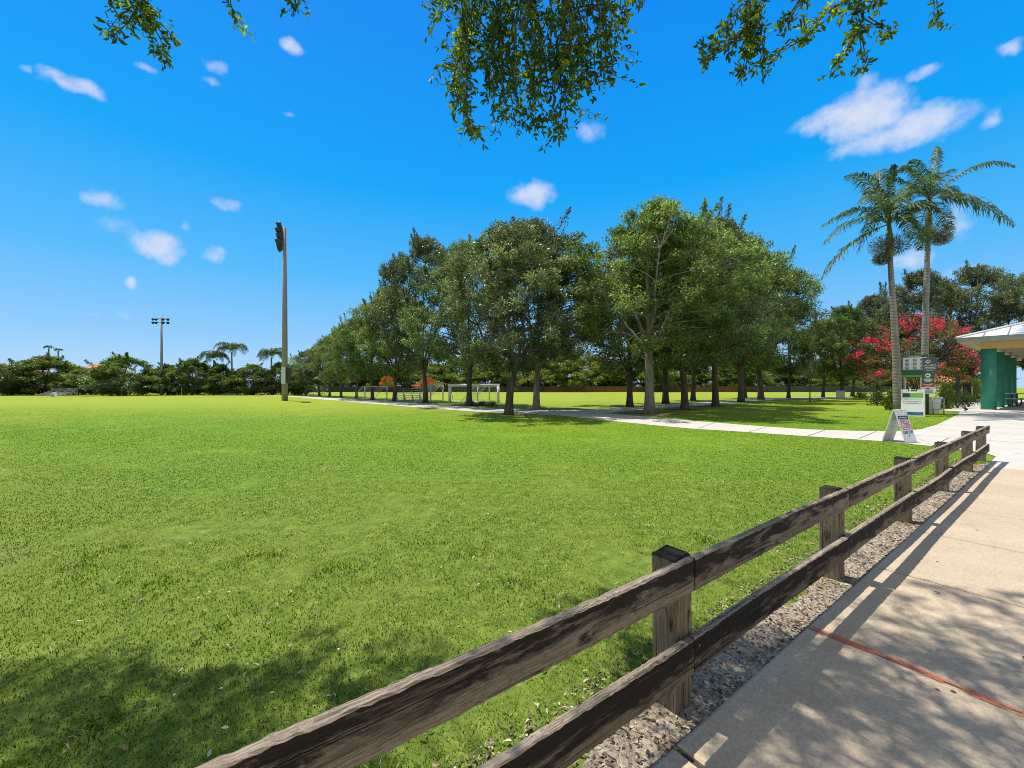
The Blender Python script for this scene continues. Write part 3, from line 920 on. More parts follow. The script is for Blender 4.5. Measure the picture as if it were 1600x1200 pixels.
# ------------------------------------------------------------------ palms
def frond(P0, Pm, Pt, rg, Ll=.88, pairs=54, droop=.9):
    P0, Pm, Pt = map(np.asarray, (P0, Pm, Pt))
    ctl = 2 * Pm - .5 * (P0 + Pt)
    t = np.linspace(.10, 1.0, pairs)[:, None]
    pts = (1 - t) ** 2 * P0 + 2 * t * (1 - t) * ctl + t * t * Pt
    tan = unit(2 * (1 - t) * (ctl - P0) + 2 * t * (Pt - ctl))
    up = np.array([0, 0, 1.0])
    side = np.cross(tan, up); side = unit(np.where(np.linalg.norm(side, axis=1, keepdims=True) < .15, np.array([1.0, 0, 0]), side))
    V, F = [], []; k = 0; T = []
    ln = Ll * (np.sin(PI * np.clip(t[:, 0] * .86 + .12, 0, 1)) ** .6) * (.85 + .3 * rg.random(pairs))
    for sg in (-1, 1):
        d1 = unit(side * sg * .8 + tan * .75 + up * .12 + rg.standard_normal((pairs, 3)) * .14)
        d2 = unit(side * sg * .55 + tan * .55 - up * droop + rg.standard_normal((pairs, 3)) * .22)
        a = pts; b = a + d1 * ln[:, None] * .5; c = b + d2 * ln[:, None] * .55
        wv = tan * .031 + rg.standard_normal((pairs, 3)) * .006
        Q = np.stack([a - wv * .8, a + wv * .8, b + wv * 1.2, b - wv * 1.2, c - wv * .15, c + wv * .15], 1)
        V.append(Q.reshape(-1, 3)); T.append(np.repeat(.42 + .2 * rg.standard_normal(pairs), 6))
        bi = (np.arange(pairs) * 6 + k)[:, None]; k += pairs * 6
        F.append(bi + np.array([[0, 1, 2, 3]])); F.append(bi + np.array([[3, 2, 5, 4]]))
    rach = bez(P0, ctl, Pt, 12)
    return np.concatenate(V), np.concatenate(F), np.concatenate(T), rach


def inflor(c, r, rg, n=1300):
    d = unit(rg.standard_normal((n, 3)) + np.array([0, 0, -.1])); q = c + d * (rg.random((n, 1)) ** .6) * r * np.array([1, 1, .8])
    V, F, k = leaf_arrays(q, d + rg.standard_normal((n, 3)) * .3, rg.standard_normal((n, 3)), .20 * np.ones(n), .026 * np.ones(n))
    return V, F, np.repeat(.5 + .25 * rg.standard_normal(n), k)


def palm(name, label, base, trunk_pts, rads, crown, fronds, shaft, infl, seed, group=None):
    rg = np.random.default_rng(seed)
    base = np.asarray(base, float)
    root = thing(name, label, 'palm tree', base, 0, group)
    MB().tube([p - base for p in trunk_pts], rads, 14).build('trunk', PBARK, root, True)
    if shaft is not None: MB().tube([p - base for p in shaft[0]], shaft[1], 12).build('crownshaft', PSHAFT, root, True)
    for fr in fronds:
        V, F, T, ra = frond(crown - base, fr[0] - base, fr[1] - base, rg, *(fr[2] if len(fr) > 2 else ()))
        o = np_obj('frond', np_mesh('frond', V, F, PALM, np.clip(T + (fr[3] if len(fr) > 3 else 0), 0, 1)), root)
        MB().tube(ra, np.linspace(.045, .008, len(ra)), 6).build('midrib', PSHAFT, o, True)
    for c, r in infl:
        V, F, T = inflor(c - base, r, rg)
        np_obj('flower_stalks', np_mesh('flower_stalks', V, F, PALM_BR, np.clip(T, 0, 1)), root)
    return root


def FR(Z, mid, tip, dm=0.0, dt=0.0, prm=(), tint=0.0):
    return (W(*mid, Z + dm), W(*tip, Z + dt), prm, tint)


Z1 = 1024 / 40.0
q = lambda px, py: W(px, py, Z1)
cr = q(1389, 350)
palm('palm_tree', 'left of the two palms by the signs, trunk reaching the grass in front', G(1404, 644), [G(1404, 644) + np.array([0, 0, -.1]), q(1402.6, 625), q(1400.5, 560), q(1397, 500), q(1393, 440), q(1390.5, 400)],
     [.29, .23, .195, .17, .145, .13], cr,
     [FR(Z1, (1362, 288), (1322, 275), -.6, -1.2), FR(Z1, (1340, 328), (1283, 356), .4, .8), FR(Z1, (1338, 343), (1288, 382), -.7, -1.2), FR(Z1, (1325, 385), (1284, 436), .2, .4, (.9, 60, 1.0), .12),
      FR(Z1, (1375, 285), (1378, 266), 1.5, 2.4), FR(Z1, (1392, 285), (1397, 258), -.6, -.9, (.4,)), FR(Z1, (1412, 300), (1440, 282), .8, 1.4), FR(Z1, (1428, 322), (1468, 330), -1.3, -2.2),
      FR(Z1, (1425, 345), (1450, 392), -.7, -1.4, (1.0, 60, .9)), FR(Z1, (1370, 310), (1345, 318), -2.4, -4.0), FR(Z1, (1400, 312), (1420, 318), -2.6, -4.2), FR(Z1, (1405, 300), (1430, 300), 2.6, 4.2), FR(Z1, (1410, 340), (1424, 372), -1.6, -2.6), FR(Z1, (1365, 345), (1340, 395), 1.8, 2.8), FR(Z1, (1372, 300), (1352, 304), 2.2, 3.6)],
     ([q(1390.5, 400), q(1390, 375), q(1389, 346)], [.19, .20, .08]), [(q(1381, 384), .75), (q(1399, 383), .75), (q(1378, 404), .40)], 31, 'pair of palms by the signs')
Z2 = 1024 / 37.5
q2 = lambda px, py: W(px, py, Z2)
cr2 = q2(1452, 312)
palm('palm_tree', 'right of the two palms, taller, its trunk rising behind the green notice board', G(1444, 641.5), [G(1444, 641.5) + np.array([0, 0, -.1]), q2(1444, 620), q2(1445, 560), q2(1446.5, 480), q2(1449, 400), q2(1450.5, 370)],
     [.28, .22, .19, .165, .14, .125], cr2,
     [FR(Z2, (1520, 262), (1585, 260), -.6, -1.3, (.6,)), FR(Z2, (1512, 312), (1583, 352), -1.0, -1.9, (1.15, 74, 1.1), .1), FR(Z2, (1461, 262), (1464, 229), .4, .8, (.55,)), FR(Z2, (1430, 268), (1402, 268), .8, 1.4),
      FR(Z2, (1415, 285), (1374, 274), 1.4, 2.6), FR(Z2, (1470, 275), (1487, 268), 1.6, 2.8), FR(Z2, (1440, 350), (1437, 390), -1.5, -2.2), FR(Z2, (1432, 320), (1415, 345), 1.2, 2.0), FR(Z2, (1480, 300), (1505, 318), 2.0, 3.4),
      FR(Z2, (1455, 285), (1452, 275), -2.6, -4.2), FR(Z2, (1475, 295), (1492, 308), -2.4, -3.8), FR(Z2, (1425, 300), (1392, 318), -1.5, -2.4), FR(Z2, (1470, 330), (1485, 362), -1.8, -2.6), FR(Z2, (1440, 275), (1425, 250), -1.0, -1.8)],
     ([q2(1450.5, 370), q2(1451, 345), q2(1452, 306)], [.18, .19, .08]), [(q2(1463, 362), .85), (q2(1471, 372), .5), (q2(1447, 366), .45)], 32, 'pair of palms by the signs')


def far_palm(label, px, by, cy, span, seed, n=20, group=None, tr=.16):
    rg = np.random.default_rng(seed); b = G(px, by); Z = b[1]; d = by - HOR; m = EYE / d      # metres per photo pixel there
    c = W(px, cy, Z); fr = []
    for i in range(n):
        a = 2 * PI * i / n + rg.uniform(-.2, .2); el = rg.uniform(-.35, .8)
        r = span / 2 * m * rg.uniform(.85, 1.1)
        mid = c + r * np.array([math.cos(a) * .55, math.sin(a) * .55, .28 + .35 * el]); tip = c + r * np.array([math.cos(a) * .98, math.sin(a) * .98, .5 * el - .25])
        fr.append((mid, tip, (r * .38, 34, .9)))
    return palm('distant_palm', label, b, [b + np.array([0, 0, -.1]), (b + c) / 2 + np.array([.05, 0, 0]), c - np.array([0, 0, .3])], [tr * 1.3, tr, tr * .8], c, fr, None, [], seed, group)


far_palm('bushy palm beyond the field with a straight pale trunk, right of its twin', 362, 617, 548, 46, 41)
far_palm('bushy palm beyond the field leaning close left of a taller palm', 334, 617, 560, 42, 42)
far_palm('drooping palm with a white trunk just left of the tall lamp pole', 424, 617.2, 556, 44, 43)
far_palm('tiny distant fan palm above the left trees, left one of a pair', 76, 613, 543, 12, 44, 11, 'pair of tiny distant palms', .2)
far_palm('tiny distant fan palm above the left trees, right one of a pair', 91, 613, 547, 11, 45, 11, 'pair of tiny distant palms', .2)

# young staked tree
SAP = tree_proto(175, H=4.2, R=1.5, fork=1.9, cb=1.7, nclump=26, per=120, leaf=.10, limbs=4, trunk_r=.05, sprig=4, mat=LEAF_GREY, csize=.6)
sp = tree_px(SAP, 'sapling', 'thin young tree tied to a stake on the shaded right lawn', 'tree', 1265, 628, 556, 36, .4, None, LEAF_GREY)
MB().tube([(.12, -.08, -.1), (.12, -.08, 2.2)], .03, 8).build('stake', BARK, sp)
st2 = tree_px(SAP, 'sapling', 'thin young dark tree left of the low shrubs and the left palm', 'tree', 1361, 630, 574, 40, 1.4, None, None)


# ------------------------------------------------------------------ the oak overhead: trunk stands behind the camera, its twigs hang into the picture
def overhead():
    rg = np.random.default_rng(77)
    root = thing('overhanging_oak', 'big oak standing over the viewer, its leafy twigs hanging in from above', 'tree', (1.6, -3.4, 0))
    base = np.array([1.6, -3.4, 0.0]); tb = MB(); LC, LA, LN, LL, LT = [], [], [], [], []
    tb.tube([base + np.array([0, 0, -.1]), base + np.array([0, .05, 1.2]), base + np.array([-.1, .1, 2.9])], [.48, .34, .36], 14)
    hub = base + np.array([-.1, .1, 2.8]); limb_nodes = []
    for (x, y, z, r) in ((.2, 2.6, 6.2, .10), (4.0, 3.6, 6.6, .09), (2.4, 1.6, 6.0, .08), (-3.6, 2.0, 6.4, .10), (-1.5, 2.4, 6.6, .08), (-3.5, -3.5, 6.5, .15), (4.5, -3, 6.2, .15), (1.8, -7, 6.4, .15), (1.0, -2.5, 8.5, .13)):
        e = np.array([x, y, z]); c = hub * .5 + e * .5 + np.array([0, 0, 1.0])
        p = bez(hub, c, e, 12); p[1:-1] += rg.uniform(-.07, .07, (10, 3)); tb.tube(p, np.linspace(r, .015, 12), 9); limb_nodes += list(p[4:])
    limb_nodes = np.array(limb_nodes)

    def whorl(c, d, n, L, spread=.02, tint=.4):
        dd = unit(d * .75 + rg.standard_normal((n, 3)) * .75); LC.append(c + rg.standard_normal((n, 3)) * spread); LA.append(dd)
        LN.append(rg.standard_normal((n, 3)) + np.array([0, 0, .7])); LL.append(L * (.65 + .6 * rg.random(n))); LT.append(tint + .17 * rg.standard_normal(n))

    def twig(p0, p1, dens, L, r0=.006, side=.16, sag=.03):
        p0, p1 = np.asarray(p0), np.asarray(p1); ln = np.linalg.norm(p1 - p0)
        mid = (p0 + p1) / 2 + rg.standard_normal(3) * .11 * ln
        k = max(4, int(ln / .035)); p = bez(p0, mid, p1, k)
        tb.tube(p, np.linspace(r0, .0016, k), 5, cap=False)
        tn = unit(np.gradient(p, axis=0)); base_t = .36 + .14 * rg.standard_normal()
        for i in range(k):
            if rg.random() < .25: continue
            whorl(p[i], tn[i:i + 1], int(rg.integers(1, 4)), L, .012, base_t)
            if rg.random() < dens:
                dr = unit(tn[i:i + 1] * .7 + rg.standard_normal((1, 3)) * .7 + np.array([[0, 0, -.10]]))[0] * side * rg.uniform(.4, 1.3)
                e = p[i] + dr; tb.tube([p[i], p[i] + dr * .5 + rg.standard_normal(3) * .008, e], [.0026, .002, .0012], 4, cap=False)
                bt = base_t + .12 * rg.standard_normal() + (.35 if rg.random() < .10 else 0)
                for q_ in (.35, .65, 1.0): whorl(p[i] + dr * q_, dr[None] / np.linalg.norm(dr), int(rg.integers(2, 5)), L, .012, bt)
        whorl(p[-1], tn[-1:], 6, L, .012, base_t + .1)

    D = 3.25
    def tp(a, b, dep=D, dens=.5, L=.044, side=.15, dd=0.0):
        twig(W(*a, dep), W(*b, dep + dd), dens, L, .006, side)
    # middle cluster
    for a, b in (((700, -40), (681, 32)), ((715, -40), (716, 20)), ((760, -30), (719, 92)), ((745, 0), (722, 152)), ((735, 80), (737, 222)), ((800, -40), (760, 110)), ((770, 60), (770, 182)), ((775, 90), (787, 190)),
                 ((820, -40), (800, 100)), ((850, -60), (828, 120)), ((820, 80), (834, 216)), ((845, 60), (850, 190)), ((870, -50), (868, 130)), ((868, 90), (880, 222)), ((890, -50), (893, 110)), ((890, 70), (905, 186)),
                 ((905, 20), (920, 143)), ((935, -30), (940, 90)), ((940, 50), (955, 136)), ((930, 10), (968, 52)), ((960, -40), (980, 34)), ((985, -30), (996, 16)), ((780, -40), (770, 40)), ((835, -40), (815, 40)), ((860, 20), (835, 150)), ((905, -40), (880, 60)), ((735, -40), (742, 30)), ((800, 30), (795, 150))):
        for c_ in range(3):
            ja = (a[0] + rg.uniform(-26, 26) * (c_ > 0), a[1] + rg.uniform(-20, 10) * (c_ > 0)); jb = (b[0] + rg.uniform(-16, 16) * (c_ > 0), b[1] - (rg.uniform(10, 60) if c_ else 8))
            tp(ja, jb, D + rg.uniform(-.35, .5), .5, .054, .19, rg.uniform(-.35, .35))
    # right cluster
    for a, b, dn in (((1190, -40), (1175, 60), .7), ((1165, 0), (1172, 82), .7), ((1175, 40), (1104, 100), .5), ((1160, 60), (1101, 82), .4), ((1155, 10), (1130, 50), .5), ((1165, 70), (1157, 121), .5), ((1190, 60), (1196, 118), .5),
                     ((1335, -2), (1262, 58), .35), ((1262, 58), (1206, 96), .35), ((1258, -10), (1222, 48), .4), ((1348, -30), (1335, 48), .5), ((1335, 48), (1308, 102), .45), ((1340, 40), (1349, 107), .5), ((1352, 30), (1388, 50), .4), ((1448, -30), (1456, 38), .35), ((1250, 30), (1260, 60), .4), ((1360, -40), (1372, 6), .3)):
        for c_ in range(2): tp((a[0] + 5 * c_, a[1] - 4 * c_), (b[0] + rg.uniform(-7, 7) * c_, b[1] - 9 * c_), 3.35 + rg.uniform(-.12, .12), dn * 1.3, .053, .10)
    # left cluster
    for a, b, dn in (((208, -30), (226, 36), .6), ((226, 36), (258, 88), .5), ((215, 10), (178, 55), .4), ((195, -20), (173, 8), .5), ((228, -20), (232, 40), .5), ((362, -40), (366, 25), .5), ((445, -40), (458, 12), .3), ((245, 40), (262, 64), .4)):
        for c_ in range(2): tp((a[0] + 5 * c_, a[1] - 4 * c_), (b[0] + rg.uniform(-7, 7) * c_, b[1] - 9 * c_), 3.3 + rg.uniform(-.1, .1), dn * 1.3, .053, .10)
    for a, b in (((.2, 2.6, 6.2), W(820, -50, D)), ((.2, 2.6, 6.2), W(890, -50, D)), ((.2, 2.6, 6.2), W(740, -40, D)), ((3.2, 2.4, 6.0), W(1190, -40, 3.3)), ((3.2, 2.4, 6.0), W(1340, -10, 3.3)), ((3.2, 2.4, 6.0), W(1448, -30, 3.3)), ((.2, 2.6, 6.2), W(960, -40, D)),
                 ((-3.6, 2.0, 6.4), W(208, -30, 3.3)), ((-3.6, 2.0, 6.4), W(362, -40, 3.3)), ((-3.6, 2.0, 6.4), W(445, -40, 3.3)), ((.2, 2.6, 6.2), W(700, -40, D))):
        a = np.array(a); twig(a, b, .4, .05, .016, .2)
    # crown clumps out of the frame above, whose shadows dapple the lawn and the sidewalk
    def clump(px, py, h, s, k):
        g_ = G(px, py); h = max(h, (g_[1] + 2.05 + s) / .765); c = np.array([g_[0] - .28 * h, g_[1] + .235 * h, h])
        nd = limb_nodes[np.argmin(np.linalg.norm(limb_nodes - c, axis=1))]
        tb.tube(bez(nd, (nd + c) / 2 + np.array([0, 0, .15]), c, 6), np.linspace(.014, .005, 6), 5, cap=False)
        m2 = max(3, k // 14); spx = unit(rg.standard_normal((m2, 3))) * rg.random((m2, 1)) ** .45 * s * 1.12 * np.array([1, 1, .6])
        for q_ in spx:
            d_ = q_ / (np.linalg.norm(q_) + 1e-6); tb.tube([c + q_ * .3, c + q_], [.006, .002], 4, cap=False)
            whorl(c + q_, d_[None], 14, .060, .045, .42)
    spots = [(60, 1085, .40), (40, 1160, .45), (150, 1120, .40), (140, 1190, .45), (250, 1150, .35), (190, 1060, .26), (95, 1050, .2), (330, 1180, .36), (400, 1060, .26), (440, 1110, .32), (470, 1050, .2), (530, 1085, .24), (360, 1110, .22), (505, 1000, .12),
             (600, 1050, .24), (650, 1015, .2), (690, 1050, .16), (560, 1150, .3), (480, 1180, .3), (905, 950, .16), (940, 935, .12), (870, 970, .08), (230, 1200, .4), (10, 1100, .3),
             (1120, 1000, .16), (1160, 1045, .2), (1210, 1030, .16), (1170, 985, .12), (1260, 1100, .26), (1330, 1080, .24), (1220, 1140, .24), (1280, 1160, .26), (1390, 1130, .22), (1180, 1190, .26), (1340, 1180, .26), (1450, 1180, .26), (1520, 1150, .2), (1560, 1190, .26),
             (1340, 985, .16), (1400, 970, .18), (1390, 1010, .2), (1450, 1000, .22), (1440, 1040, .22), (1500, 1030, .24), (1510, 985, .2), (1560, 1010, .24), (1590, 970, .22), (1570, 1060, .22), (1460, 925, .12), (1500, 935, .14), (1550, 945, .14), (1590, 935, .14), (1350, 1030, .16), (1300, 1040, .14), (1600, 1100, .2), (1410, 940, .08)]
    for (px, py, s) in spots: clump(px, py, rg.uniform(5.4, 6.6), s, int(75 + 2000 * s * s))
    for _ in range(70):                                        # the rest of the crown, above and behind the viewer
        a = rg.uniform(0, 2 * PI); r = 6.5 * math.sqrt(rg.random()); c = np.array([1.2 + math.cos(a) * r, -4.2 + math.sin(a) * r * .75, rg.uniform(4.6, 9.5)])
        if c[1] > .3: continue
        nd = limb_nodes[np.argmin(np.linalg.norm(limb_nodes - c, axis=1))]
        tb.tube(bez(nd, (nd + c) / 2 + np.array([0, 0, .2]), c, 6), np.linspace(.03, .008, 6), 5, cap=False)
        for q_ in unit(rg.standard_normal((16, 3))) * rg.random((16, 1)) ** .4 * .8: whorl(c + q_, unit(q_[None]), 16, .075, .12, .42)
    C = np.concatenate(LC); A = np.concatenate(LA); N = np.concatenate(LN); L = np.concatenate(LL); T = np.clip(np.concatenate(LT), 0, 1)
    V, F, k = leaf_arrays(C - base, A, N, L, L * .37, True)
    np_obj('crown', np_mesh('crown', V, F, LEAF_NEAR, np.repeat(T, k)), root)
    tb.v = [tuple(np.array(p) - base) for p in tb.v]
    tb.build('trunk', BARK, root, True)


overhead()


# ------------------------------------------------------------------ floodlight poles
def lamp_head(mb, p, yaw, s=1.0):
    """bell shaped floodlight with a visor, aimed along yaw and down"""
    d = np.array([math.cos(yaw) * .85, math.sin(yaw) * .85, -.5]); d /= np.linalg.norm(d); p = np.asarray(p, float)
    mb.tube([p - d * .30 * s, p - d * .22 * s, p - d * .05 * s, p + d * .22 * s], [.08 * s, .17 * s, .28 * s, .36 * s], 12, True)
    mb.tube([p + d * .22 * s, p + d * .40 * s], [.37 * s, .38 * s], 12, False)
    mb.tube([p - d * .1 * s, p + np.array([0, 0, -.35 * s])], .04 * s, 6)


b = G(445, 626); m = EYE / 22.0
hp = (626 - 356) * m
pole = thing('floodlight_pole', 'tall bare concrete pole with a bank of floodlights standing on the open field', 'light pole', b)
MB().tube([(0, 0, -.2), (0, 0, hp * .5), (0, 0, hp)], [.33, .26, .20], 20).build('pole', POLE, pole, True)
bx = MB(); bx.box((-.16, -.46, 1.9), (.30, -.36, 3.8)); bx.build('sign_plate', plain('pale_plate', (.52, .60, .66), .5), pole)
bx = MB(); bx.box((.36, -.25, 2.0), (.62, .1, 3.7)); bx.build('control_box', DARKMET, pole)
bx = MB(); bx.box((.44, -.12, 4.3), (.70, .1, 4.9)); bx.build('small_box', WHITE, pole)
ca, sa = math.cos(R_(25)), math.sin(R_(25))
def pr(x, y, z): return (x * ca - y * sa, x * sa + y * ca, z)
for k in range(4):
    z = hp - .10 - k * .62
    ar = MB(); ar.tube([pr(-.30, -1.7, z), pr(-.30, 1.7, z)], .06, 8); ar.tube([(0, 0, z), pr(-.30, 0, z)], .06, 8)
    ao = ar.build('crossarm', DARKMET, pole)
    for y in (-1.55, -.75, .1, .9, 1.6):
        mb = MB(); lamp_head(mb, pr(-.42 - .10 * (k % 2), y, z - .05), PI + R_(25) + (y * .15), .72); mb.build('floodlight', DARKMET, pole, True)

b = G(252.5, 617.6); m = EYE / 13.6; hp = (617.6 - 496) * m
pole = thing('floodlight_pole', 'distant slim pole with two crossarms of lights beyond the field', 'light pole', b)
MB().tube([(0, 0, -.2), (0, 0, hp * .5), (0, 0, hp)], [.26, .2, .14], 14).build('pole', POLE, pole, True)
for k in range(2):
    z = hp - .25 - k * .62
    ar = MB(); ar.tube([(-1.45, 0, z), (1.45, 0, z)], .05, 8); ar.build('crossarm', DARKMET, pole)
    for x in (-1.4, -.8, .45, 1.25):
        mb = MB(); lamp_head(mb, (x, -.1, z - .08), -PI / 2 + x * .5, .62); mb.build('floodlight', DARKMET, pole, True)


# ------------------------------------------------------------------ writing
def text_mesh(body, size, align='CENTER', bold=0.0):
    cu = bpy.data.curves.new('lettering', 'FONT'); cu.body = body; cu.size = size; cu.align_x = align; cu.align_y = 'CENTER'
    cu.offset = bold; cu.space_line = .85; cu.space_character = 1.0
    o = bpy.data.objects.new('lettering', cu); COL.objects.link(o)
    dg = bpy.context.evaluated_depsgraph_get()
    me = bpy.data.meshes.new_from_object(o.evaluated_get(dg))
    bpy.data.objects.remove(o)
    return me


def lettering(parent, body, size, loc, mat, rx=PI / 2, bold=0.0, sx=1.0):
    me = text_mesh(body, size, 'CENTER', bold); me.materials.clear(); me.materials.append(mat)
    o = np_obj('lettering', me, parent); o.location = loc; o.rotation_euler = (rx, 0, 0); o.scale = (sx, 1, 1)
    return o


# rules board on two posts
d = 40.0; m = EYE / d; c = G(1429, 644)
ang = -math.atan2(c[0], c[1])
bd = thing('rules_board', 'green park rules board with nine small pictograms on two steel posts', 'sign', c, ang * .9)
zt, zb = EYE + (HOR - 555) * m, EYE + (HOR - 589.5) * m
hw = 1.30 * .46
for x in (-hw * .72, hw * .80): MB().tube([(x, .05, -.1), (x, .05, zt - .05)], .06, 10).build('post', STEEL, bd, True)
k = MB(); k.box((-hw, -.05, zb + .14), (hw, -.012, zt)); k.build('panel', GREEN, bd)
k = MB(); k.box((-hw - .02, -.07, zb), (hw + .02, -.01, zb + .135)); k.build('lime_strip', LIME, bd)
wz1, wz0 = zt - .14, zb + .48
k = MB(); k.box((-hw + .06, -.056, wz0), (hw - .06, -.051, wz1)); k.build('white_sheet', SIGNW, bd)
pg = MB()
for i in range(3):
    for j in range(3):
        x = (i - 1) * .34; z = wz1 - .17 - j * (wz1 - wz0 - .18) / 2.35
        pg.disc((x, -.0585, z), .092, 18, mi=0); pg.disc((x, -.061, z), .066, 18, mi=1)
        pg.box((x - .05, -.064, z - .025), (x + .04, -.0625, z + .03), mi=0)
        Mr = Matrix.Translation((x, -.066, z)) @ Matrix.Rotation(R_(45), 4, 'Y'); pg.box((-.08, 0, -.011), (.08, .001, .011), Mr, 2)
        pg.box((x - .09, -.0585, z - .135), (x + .09, -.0575, z - .117), mi=3)
pg.build('pictograms', [INK, SIGNW, RED, GREYINK], bd)
lettering(bd, 'Park Rules', .13, (0, -.054, zt - .07), SIGNW, bold=.002)

# stacked small signs on one dark post
d = 44.0; m = EYE / d; c = G(1449, 648)
ang = -math.atan2(c[0], c[1])
zp = lambda py: EYE + (HOR - py) * m
sg = thing('sign_post', 'dark post with a slate no pets sign above a green and a red sign', 'sign', c, ang * .9)
MB().tube([(0, .06, -.1), (0, .06, zp(560))], .07, 12).build('post', DARKMET, sg, True)
q_ = .78
a = MB(); a.box((-.20, -.03, zp(582)), (.40, 0, zp(559))); a = a.build('no_pets_sign', SLATE, sg)
ic = MB(); ic.disc((.02, -.034, zp(565)), .125, 20, mi=0); ic.disc((.02, -.037, zp(565)), .10, 20, mi=1); ic.box((-.03, -.041, zp(566)), (.07, -.039, zp(564)), mi=2); ic.box((.04, -.041, zp(564.6)), (.08, -.039, zp(563))  , mi=2)
Mr = Matrix.Translation((.02, -.044, zp(565))) @ Matrix.Rotation(R_(45), 4, 'Y'); ic.box((-.11, 0, -.014), (.11, .001, .014), Mr, 0)
ic.build('pictogram', [RED, SIGNW, INK], a)
lettering(a, 'NO PETS', .125, (.10, -.034, zp(571.3)), SIGNW, bold=.002)
ln = MB()
for i, w in enumerate((.21, .24, .15)): ln.box((.10 - w, -.033, zp(574.6 + i * 2.1)), (.10 + w, -.0305, zp(574.0 + i * 2.1)))
ln.build('small_print', SIGNW, a)
a = MB(); a.box((-.22, -.03, zp(598.5)), (.27, 0, zp(582.6))); a = a.build('green_sign', GREEN, sg)
ic = MB(); ic.disc((.02, -.034, zp(586.4)), .115, 20, mi=0); ic.box((-.05, -.038, zp(587.2)), (.06, -.036, zp(585.6)), mi=1); ic.build('pictogram', [SIGNW, INK], a)
ln = MB()
for i, w in enumerate((.10, .18, .15, .12)): ln.box((.02 - w, -.034, zp(591.2 + i * 1.9)), (.02 + w, -.0305, zp(590.3 + i * 1.9)))
ln.build('small_print', SIGNW, a)
a = MB(); a.box((-.24, -.03, zp(615.3)), (.275, 0, zp(599.2)), mi=0); a.box((-.24, -.034, zp(604.8)), (.275, -.0302, zp(599.2)), mi=1); a = a.build('red_white_sign', [SIGNW, RED], sg)
ln = MB(); ln.box((-.17, -.037, zp(601.6)), (.2, -.0345, zp(600.8)), mi=1); ln.box((-.08, -.037, zp(603.7)), (.12, -.0345, zp(602.9)), mi=1)
ln.box((-.05, -.034, zp(607.5)), (.09, -.0305, zp(606)), mi=0)
for i, w in enumerate((.16, .20, .19, .2)): ln.box((.02 - w, -.034, zp(609.4 + i * 1.4)), (.02 + w, -.0305, zp(608.9 + i * 1.4)), mi=0)
ln.build('small_print', [INK, SIGNW], a)

# white sandwich board
d = 46.5; m = EYE / d; c = G(1426, 650.5)
ang = -math.atan2(c[0], c[1])
ab = thing('sandwich_board', 'tall white sandwich board with a green field picture on top and blue band below', 'sign', c, ang)
hh, hw = (650.5 - 609) * m, .5 * 33 * m * .80
th = math.atan2(.28, hh)
for sgn, nm in ((1, 'front_panel'), (-1, 'back_panel')):
    k = MB(); fw = .07
    Mx = Matrix.Translation((0, 0, hh)) @ Matrix.Rotation(-th * sgn, 4, 'X')
    L = hh / math.cos(th)
    k.box((-hw, -.03 * sgn - .012, -L), (hw, -.03 * sgn + .012, -.10), Mx, 0)
    for x in (-hw + .0, hw - .28): k.box((x, -.03 * sgn - .022, -.11), (x + .28, -.03 * sgn + .022, .0), Mx, 0)
    k.box((-.14, -.03 * sgn - .02, -.03), (.14, -.03 * sgn + .02, .0), Mx, 0)
    k = k.build(nm, WHITE_D, ab)
    if sgn == 1:
        def lay(x0, x1, t0, t1, y, mi, mb): mb.box((x0, -.03 - y - .002, -L * t1), (x1, -.03 - y, -L * t0), Mx, mi)
        f = MB(); lay(-hw + .06, hw - .06, .115, .965, .014, 0, f)
        lay(-hw + .06, hw - .06, .13, .30, .017, 1, f); lay(-hw + .06, -hw + .34, .14, .28, .020, 2, f)
        lay(-hw + .06, hw - .06, .83, .95, .017, 3, f)
        f.build('poster', [SIGNW, LIME, INK, BLUE], k)
        f = MB()
        for i, (t0, w) in enumerate(((.34, .9), (.375, .8), (.43, .88), (.455, .5), (.50, .86), (.52, .6))): lay(-hw * w * .9, hw * w * .9, t0, t0 + .014, .017, 0, f)
        f.build('small_print', GREYINK, k)

